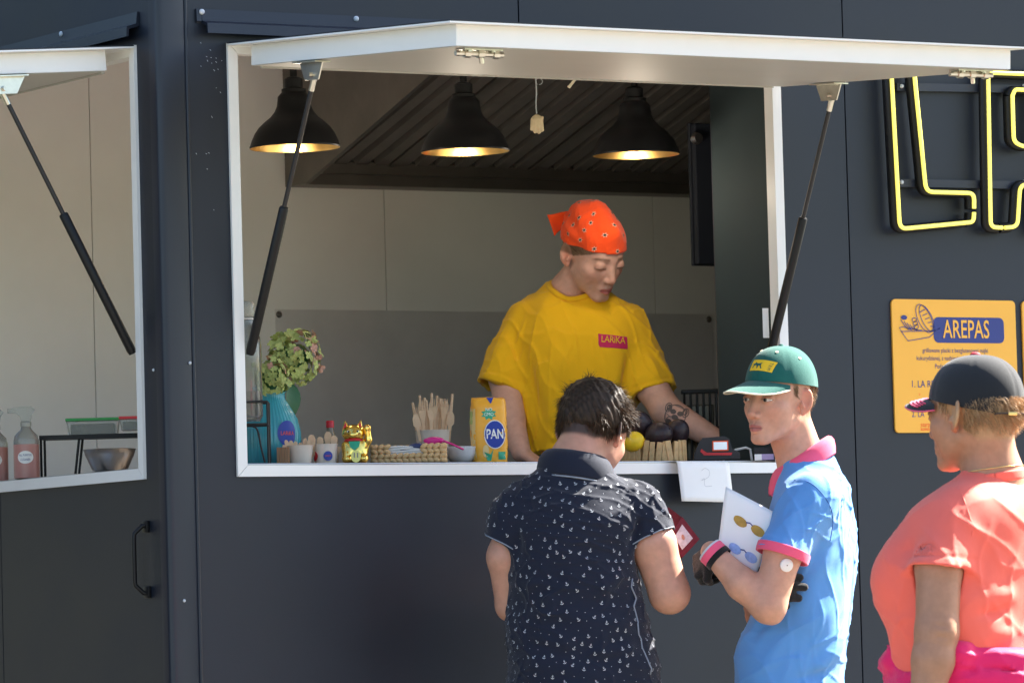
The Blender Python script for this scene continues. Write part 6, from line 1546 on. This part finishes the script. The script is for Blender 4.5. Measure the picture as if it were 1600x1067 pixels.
# --- handwritten sheet hanging over the sill
a0, b0 = at(1049, -.012, 727), at(1130, -.012, 725); ps = thing('paper_note', 'white handwritten sheet curling over the window sill', 'paper', (a0+b0)/2, 0)
o_ = (a0+b0)/2; wd = np.linalg.norm(b0-a0)/2; vs = []; n, m_ = 12, 14
for j in range(m_+1):
    s_ = j/m_*.19
    for i in range(n+1):
        x = -wd+2*wd*i/n
        if s_ < .08: y_, z = .06-s_+.0, .004
        elif s_ < .10: t = (s_-.08)/.02*math.pi/2; y_, z = -.020-.008*math.sin(t)+.0, .004-.010*(1-math.cos(t))
        else: y_, z = -.028-.004*(s_-.1)*10*(1+.5*math.sin(i*.5)), -.006-(s_-.10)
        z += -.004*(i/n-.5)+(.0 if s_ < .1 else .0)
        vs.append((x+(s_-.1)*.08*(1 if s_ > .1 else 0), y_, z+.003))
mb = MB(); mb.add(vs, [(j*(n+1)+i, j*(n+1)+i+1, (j+1)*(n+1)+i+1, (j+1)*(n+1)+i) for j in range(m_) for i in range(n)]); sheet_o = mb.build('sheet', M['paper'], ps, smooth=180)
md = sheet_o.modifiers.new('t', 'SOLIDIFY'); md.thickness = .0006
vf = stroke(spline([(-.012, .012), (.0, .018), (.012, .010), (.008, -.004), (-.012, -.012), (-.004, -.008), (-.002, -.026), (.018, -.026)], 5), .0011); mb = MB(); mb.add([(x, -.0335-.002, y_-.028) for x, y_ in vf[0]], vf[1]); mb.build('pencil_scribble', mat('pencil', (.50, .50, .52), .7), ps)
p = at(1196, .03, 500); sl = thing('paper_slip', 'small white paper slip on the right jamb above the green cap', 'paper', p); MB().box((-.008, 0, -.045), (.010, .001, .030)).build('slip', M['paper'], sl)
# --- charm on a thread below the hatch
c = at(837, .02, 123); ch = thing('hanging_charm', 'small plaster hand charm hanging on a grey thread from the hatch', 'charm', c, RZ); u = size(.02)
MB().tube(spline([(0, 0, 0), (.001, 0, -20*u), (-.001, 0, -40*u), (0, 0, -56*u)], 5), .0016, 6).build('thread', M['thread'], ch, smooth=60)
MB().tube([(9*u*math.sin(t)*.6+5*u, 0, -5*u-5*u*math.cos(t)) for t in np.linspace(0, 5.8, 14)], .0008, 5).build('thread_loop', M['thread'], ch, smooth=60)
F = Field(); F.ell((0, 0, -66), (9, 5, 9), k=0)
for x, z, w_ in ((-8, -80, 4), (-3, -84, 4), (3, -85, 4), (8, -82, 4), (9, -62, 3)): F.cone((x*.6, -1, -66), (x, -2, z), w_+1, w_-1, k=2)
V, Q = polygonize(F, (-18, -12, -95), (18, 10, -52), 1.0); mb = MB(); mb.add(V*u, [tuple(q) for q in Q]); mb.build('plaster_hand', M['stone'], ch, smooth=180)
c = at(893, .005, 130); tp = thing('tape_strip', 'short piece of yellowish tape dangling from the hatch edge', 'tape', c, RZ); MB().prism([np.array(q)*u for q in ((6, 0, 8), (9, 0, 6), (-3, 0, -9), (-7, 0, -6))], (0, .001, 0)).build('tape', M['cream'], tp)

# ================================================================ left window
def prop2(name, label, cat, px, x, base=None, py=None):
    p = hit(px, py if py else 735, 0, x); q = v3(p[0], p[1], ZC if base is None else base); return thing(name, label, cat, q, RZ), 1/(FPX/((p-CAM_LOC)@FW))
MB.lz = None
def spray(px, label, x):
    t, u = prop2('spray_bottle', label, 'bottle', px, x)
    hb_ = 78*u
    MB().lathe([(19*u, 0), (20*u, 2*u), (20*u, hb_*.75), (18*u, hb_*.86), (9*u, hb_*.98), (7.5*u, hb_*1.04)], n=28, capt=True).build('bottle', M['clearp'], t, smooth=50)
    MB().lathe([(20.1*u, .5*u), (20.25*u, 3*u), (20.25*u, hb_*.68)], n=28, capt=True).build('liquid', M['liquid'], t, smooth=60)
    MB().lathe([(8.6*u, hb_*1.04), (8.6*u, hb_*1.13), (6*u, hb_*1.15)], n=18, capt=True).build('collar', M['clearp'], t, smooth=40)
    MB().prism([(x_*u, -6*u, z*u+hb_*1.13) for x_, z in ((-7, 0), (7, 0), (9, 12), (14, 20), (10, 24), (-18, 23), (-28, 21), (-28, 15), (-14, 14), (-9, 8))], (0, 12*u, 0)).build('trigger_head', M['clearp'], t)
    lbm = MB(); patch(lbm, 0, hb_*.42, 13*u, 10*u, 20.4*u); lbm.build('label', M['white_i'], t)
    for s_, z in (('ALL PURPOSE', hb_*.46), ('CLEANER', hb_*.37)):
        tv, tf = text2d(s_, 5.2*u if s_ == 'CLEANER' else 4.6*u, .72); m = MB(); m.add([(20.8*u*math.sin(a/(20.4*u)), -20.8*u*math.cos(a/(20.4*u)), z+b) for a, b in tv], tf); m.build('label_word', M['navy_i'], t)
    return t
spray(42, 'clear spray bottle of rosy cleaner standing in the left window', -.085); spray(-7, 'second spray bottle cut off by the left edge of the photo', -.085)
p = hit(145, 680, 0, .10); sh_ = thing('wire_shelf', 'black metal shelf rack inside the left window', 'shelf', (p[0], p[1], ZC), RZ); u = 1/(FPX/((p-CAM_LOC)@FW)); zt = p[2]-ZC
MB().box((-82*u, -20*u, zt-4*u), (110*u, 60*u, zt), .002).build('tray', M['black'], sh_); MB().box((-82*u, -22*u, zt-6*u), (110*u, -20*u, zt+1*u)).build('front_rail', M['black'], sh_)
for x_, b in ((-20, -28), (-80, -80), (100, 104)):
    MB().tube([(x_*u, -15*u, zt-3*u), (b*u, -15*u, 0)], 2*u, 6).build('leg', M['black'], sh_); MB().tube([(x_*u, 50*u, zt-3*u), (b*u, 50*u, 0)], 2*u, 6).build('leg', M['black'], sh_)
def tub(px, wd, ht, lidm, label):
    p2 = hit(px, 676, 0, .10); d = (p2-p); t = thing('food_container', label, 'container', (p2[0], p2[1], ZC+zt), RZ)
    MB().prism([(x_*u, -18*u, z*u) for x_, z in ((-wd*.44, .3), (wd*.44, .3), (wd*.49, ht), (-wd*.49, ht))], (0, 40*u, 0)).build('tub', M['clearp'], t)
    MB().box((-wd*.41*u, -16*u, 1*u), (wd*.41*u, 20*u, ht*.8*u), .004).build('contents', M['herb'], t); MB().box((-wd*.5*u, -20*u, ht*u), (wd*.5*u, 24*u, (ht+4.5)*u), .0015).build('lid', M[lidm], t)
tub(146, 84, 22, 'lidg', 'clear food tub with green lid on the black shelf'); tub(216, 56, 17, 'red', 'clear food tub with red lid on the black shelf')
p = hit(172, 740, 0, .0); bl = thing('steel_bowl', 'stainless steel mixing bowl below the black shelf', 'bowl', (p[0], p[1], ZC), RZ); u = 1/(FPX/((p-CAM_LOC)@FW))
MB().lathe([(20*u, 0), (28*u, 6*u), (38*u, 28*u), (41*u, 37*u), (42*u, 37.5*u), (40*u, 38*u), (36*u, 27*u), (26*u, 7*u)], n=40).build('bowl', M['steel'], bl, smooth=60)

# ================================================================ signs on the wall
ns = thing('neon_sign', 'yellow tube letters L and A on black rails beside the hatch', 'sign', onwall(1500, 240)); NL = np.array(ns.location)
def tubeletter(name, strokes):
    rt = bpy.data.objects.new(name, None); COL.objects.link(rt); rt.parent = ns
    for pl in strokes:
        P = [onwall(x, y, -.050)-NL for x, y in pl]; Q = [P[0]]
        for i in range(1, len(P)-1):            # round the corners
            a, b, c = P[i-1], P[i], P[i+1]; la, lc = np.linalg.norm(a-b), np.linalg.norm(c-b); r_ = min(.022, la*.45, lc*.45); s0, s1 = b+(a-b)/la*r_, b+(c-b)/lc*r_
            for k in range(7): t = k/6; Q.append((1-t)**2*s0+2*t*(1-t)*b+t*t*s1)
        Q.append(P[-1]); MB().tube(Q, .0053, 10).build('neon_tube', M['yel'], rt, smooth=60)
        for z0, z1, w0 in ((.014, .032, .0085),): MB().tube([q+v3(-.001, .022, 0) for q in Q], .011, 8, flat=1.2).build('tube_tray', M['black'], rt, smooth=60)
tubeletter('letter', [[(1522, 326), (1522, 302), (1447, 300), (1425, 80), (1391, 80), (1406, 358), (1521, 347), (1522, 332)]])
tubeletter('letter', [[(1566, 356), (1548, 355), (1544, 114), (1660, 118), (1650, 362), (1628, 361), (1626, 290), (1594, 288), (1590, 354), (1570, 356)], [(1582, 150), (1584, 222), (1600, 230), (1624, 226), (1626, 142), (1586, 140), (1582, 150)]])
for py in (136, 286):
    a, b = onwall(1402, py, -.018)-NL, onwall(1690, py+5, -.018)-NL; MB().prism([a+v3(0, 0, .010), b+v3(0, 0, .010), b-v3(0, 0, .010), a-v3(0, 0, .010)], (0, .014, 0)).build('mounting_rail', M['dnavy'], ns)
    for x in (1409, 1600): c = onwall(x, py-1, -.020)-NL; MB().tube([c, c+v3(0, -.004, 0)], [.006, .004], 8).build('screw', M['chip'], ns)
def board(x0, label, full):
    wB, hB = .393, .342; zc = 1.771; t = thing('menu_board', label, 'menu board', (x0+wB/2, 0, zc), 0, 'amber menu boards')
    MB().prism([(x, -.006, z) for x, z in rrect(wB, hB, .012)], (0, .0055, 0)).build('board', M['board'], t)
    def put(name, vf, o, m, y_=-.0068): mb = MB(); flat(mb, vf, (o[0], y_, o[1]), (1, 0, 0), (0, 0, 1)); return mb.build(name, M[m], t)
    if not full: return
    put('banner', (rrect(.225, .066, .015), [tuple(range(24))]), (.045, .093), 'navy_i')
    put('title', text2d('AREPAS', .066, .66, bold=.0006), (.036, .093), 'board', -.0078)
    s = 1/1000
    el_ = lambda cx, cy, a_, b_, th: [(cx+a_*math.cos(q)*math.cos(th)-b_*math.sin(q)*math.sin(th), cy+a_*math.cos(q)*math.sin(th)+b_*math.sin(q)*math.cos(th)) for q in np.linspace(0, 6.28, 28)]
    dr = [([(-170, 88), (-150, 64), (-82, 74), (-48, 98), (-60, 92), (-78, 90), (-170, 88)], 0), ([(-170, 88), (-176, 98), (-162, 100), (-138, 92)], 0), (el_(-96, 122, 40, 20, -1.05), 0), (el_(-88, 122, 38, 16, -1.05), 0)]
    dr += [([(-170+k*9, 118-k*4), (-160+k*9, 104-k*3), (-146+k*10, 92)], 0) for k in range(5)]+[([(-110+k*8, 138-k*9), (-92+k*6, 146-k*11)], 0) for k in range(6)]+[(el_(-128+k*3, 118-k*9, 7, 5, .3*k), 0) for k in range(3)]
    for pl, c_ in dr: put('line_drawing', stroke([(x*s, z*s-.0) for x, z in pl], .0020), (0, 0), 'navy_i', -.0080)
    put('tomato', ([(.010*math.cos(q), .006*math.sin(q)) for q in np.linspace(0, 6, 14)], [tuple(range(14))]), (-.160, .124), 'navy_i', -.0078)
    for s_, z, m, sz, x in (('grillowane placki z bezglutenowej mąki', .040, 'navy_i', .0165, 0), ('kukurydzianej, z nadzieniem', .020, 'navy_i', .0165, -.05), ('Podawane', -.001, 'navy_i', .0165, -.040)):
        put('menu_line', text2d(s_, sz, .80), (x, z), m)
    for s_, z, m, sz in (('1. LA REI', -.047, 'navy_i', .025), ('2. LA', -.132+.008, 'navy_i', .022), ('szarp', -.150, 'orange_i', .0165), ('kolend', -.1655+.004, 'orange_i', .0145)):
        put('menu_line', text2d(s_, sz, .85, align='LEFT'), (-.145 if m == 'navy_i' else -.118, z+.0), m)
    put('menu_line', text2d('z', .012, .85, align='LEFT'), (-.12, -.072), 'orange_i')
board(1.909, 'amber AREPAS menu board behind the black cap', True); board(2.3245, 'second amber menu board cut off by the right edge', False)

# ================================================================ things in hands
def held(fig, name, label, cat, corners, z, thick=.0008, m='paper'):
    P = [fig.world(fig.L(x, y, zz)) for (x, y), zz in zip(corners, z)]; o = sum(P)/4
    t = thing(name, label, cat, o); return t, [q-o for q in P], o
lf, P, o = held(boy, 'leaflet', 'white leaflet with two pairs of sunglasses held by the boy', 'leaflet', [(1134, 760), (1212, 801), (1182, 897), (1120, 862)], [120, 150, 165, 140])
nrm = np.cross(P[1]-P[0], P[3]-P[0]); nrm /= np.linalg.norm(nrm); nrm = nrm if nrm@VB > 0 else -nrm
def bil(s_, t, b=0): return (P[0]*(1-s_)+P[1]*s_)*(1-t)+(P[3]*(1-s_)+P[2]*s_)*t+nrm*(b+.006*math.sin(t*math.pi*2)*.5+.004*math.sin(s_*3.1))
n = 12; mb = MB(); mb.add([bil(i/n, j/n) for j in range(n+1) for i in range(n+1)], [(j*(n+1)+i, j*(n+1)+i+1, (j+1)*(n+1)+i+1, (j+1)*(n+1)+i) for j in range(n) for i in range(n)])
so = mb.build('sheet', M['paper'], lf, smooth=180); md = so.modifiers.new('t', 'SOLIDIFY'); md.thickness = .0005
M['lens_a'] = mat('amber_lens_print', (.42, .24, .03), .5, noise=.3, nscale=60); M['lens_b'] = mat('blue_lens_print', (.28, .40, .70), .5, noise=.3, nscale=60)
for cy, m_, nm in ((.38, 'lens_a', 'amber'), (.80, 'lens_b', 'blue')):
    for cx in (.40, .78):
        mb = MB(); mb.add([bil(cx+.15*math.cos(q)*(1 if math.sin(q) > 0 else .95), cy+.085*math.sin(q)*(1.0 if math.sin(q) > 0 else .75), .0012) for q in np.linspace(0, 6.0, 20)], [tuple(range(20))]); mb.build('printed_lens', M[m_], lf)
    mb = MB(); vf = stroke([(.52, cy-.02), (.60, cy-.04), (.66, cy-.02)], .02); mb.add([bil(x, y_, .0013) for x, y_ in vf[0]], vf[1]); mb.build('printed_bridge', M['navy_i'], lf)
wl, P, o = held(man, 'wallet', 'open dark red wallet with photo card held by the person in navy', 'wallet', [(1041, 806), (1063, 806), (1092, 842), (1064, 868)], [-300]*4)
P = [man.world(man.L(x, y, z))-o for x, y, z in ((1047, 838, -290), (1066, 807, -310), (1093, 842, -310), (1066, 871, -290))]
nn = np.cross(P[1]-P[0], P[3]-P[0]); nn /= np.linalg.norm(nn); nn = nn if nn@VB > 0 else -nn
M['leather'] = mat('oxblood_leather', (.16, .012, .022), .45, noise=.15, nscale=60, bump=.3, bscale=300)
MB().prism(P, -nn*.008).build('cover', M['leather'], wl)
MB().prism([P[0]-nn*.004, P[1]-nn*.004, P[1]+(P[1]-P[2])*.55-nn*.03, P[0]+(P[0]-P[3])*.55-nn*.03], -nn*.006).build('flap', M['leather'], wl)
c_ = sum(P)/4; Q4 = [c_+(q-c_)*.62+nn*.0015+(P[0]-c_)*.06 for q in P]; MB().prism(Q4, nn*.0006).build('photo_card', mat('id_card', (.62, .60, .66), .35, noise=.35, nscale=70), wl)
fc = c_+nn*.0028+(P[0]-c_)*.06; ea = (P[1]-P[0])*.5; eb = (P[3]-P[0])*.5; mb = MB(); mb.add([fc+ea*.16*math.cos(q)+eb*.22*math.sin(q) for q in np.linspace(0, 6, 16)], [tuple(range(16))]); mb.build('portrait', mat('portrait_print', (.50, .25, .18), .5), wl)
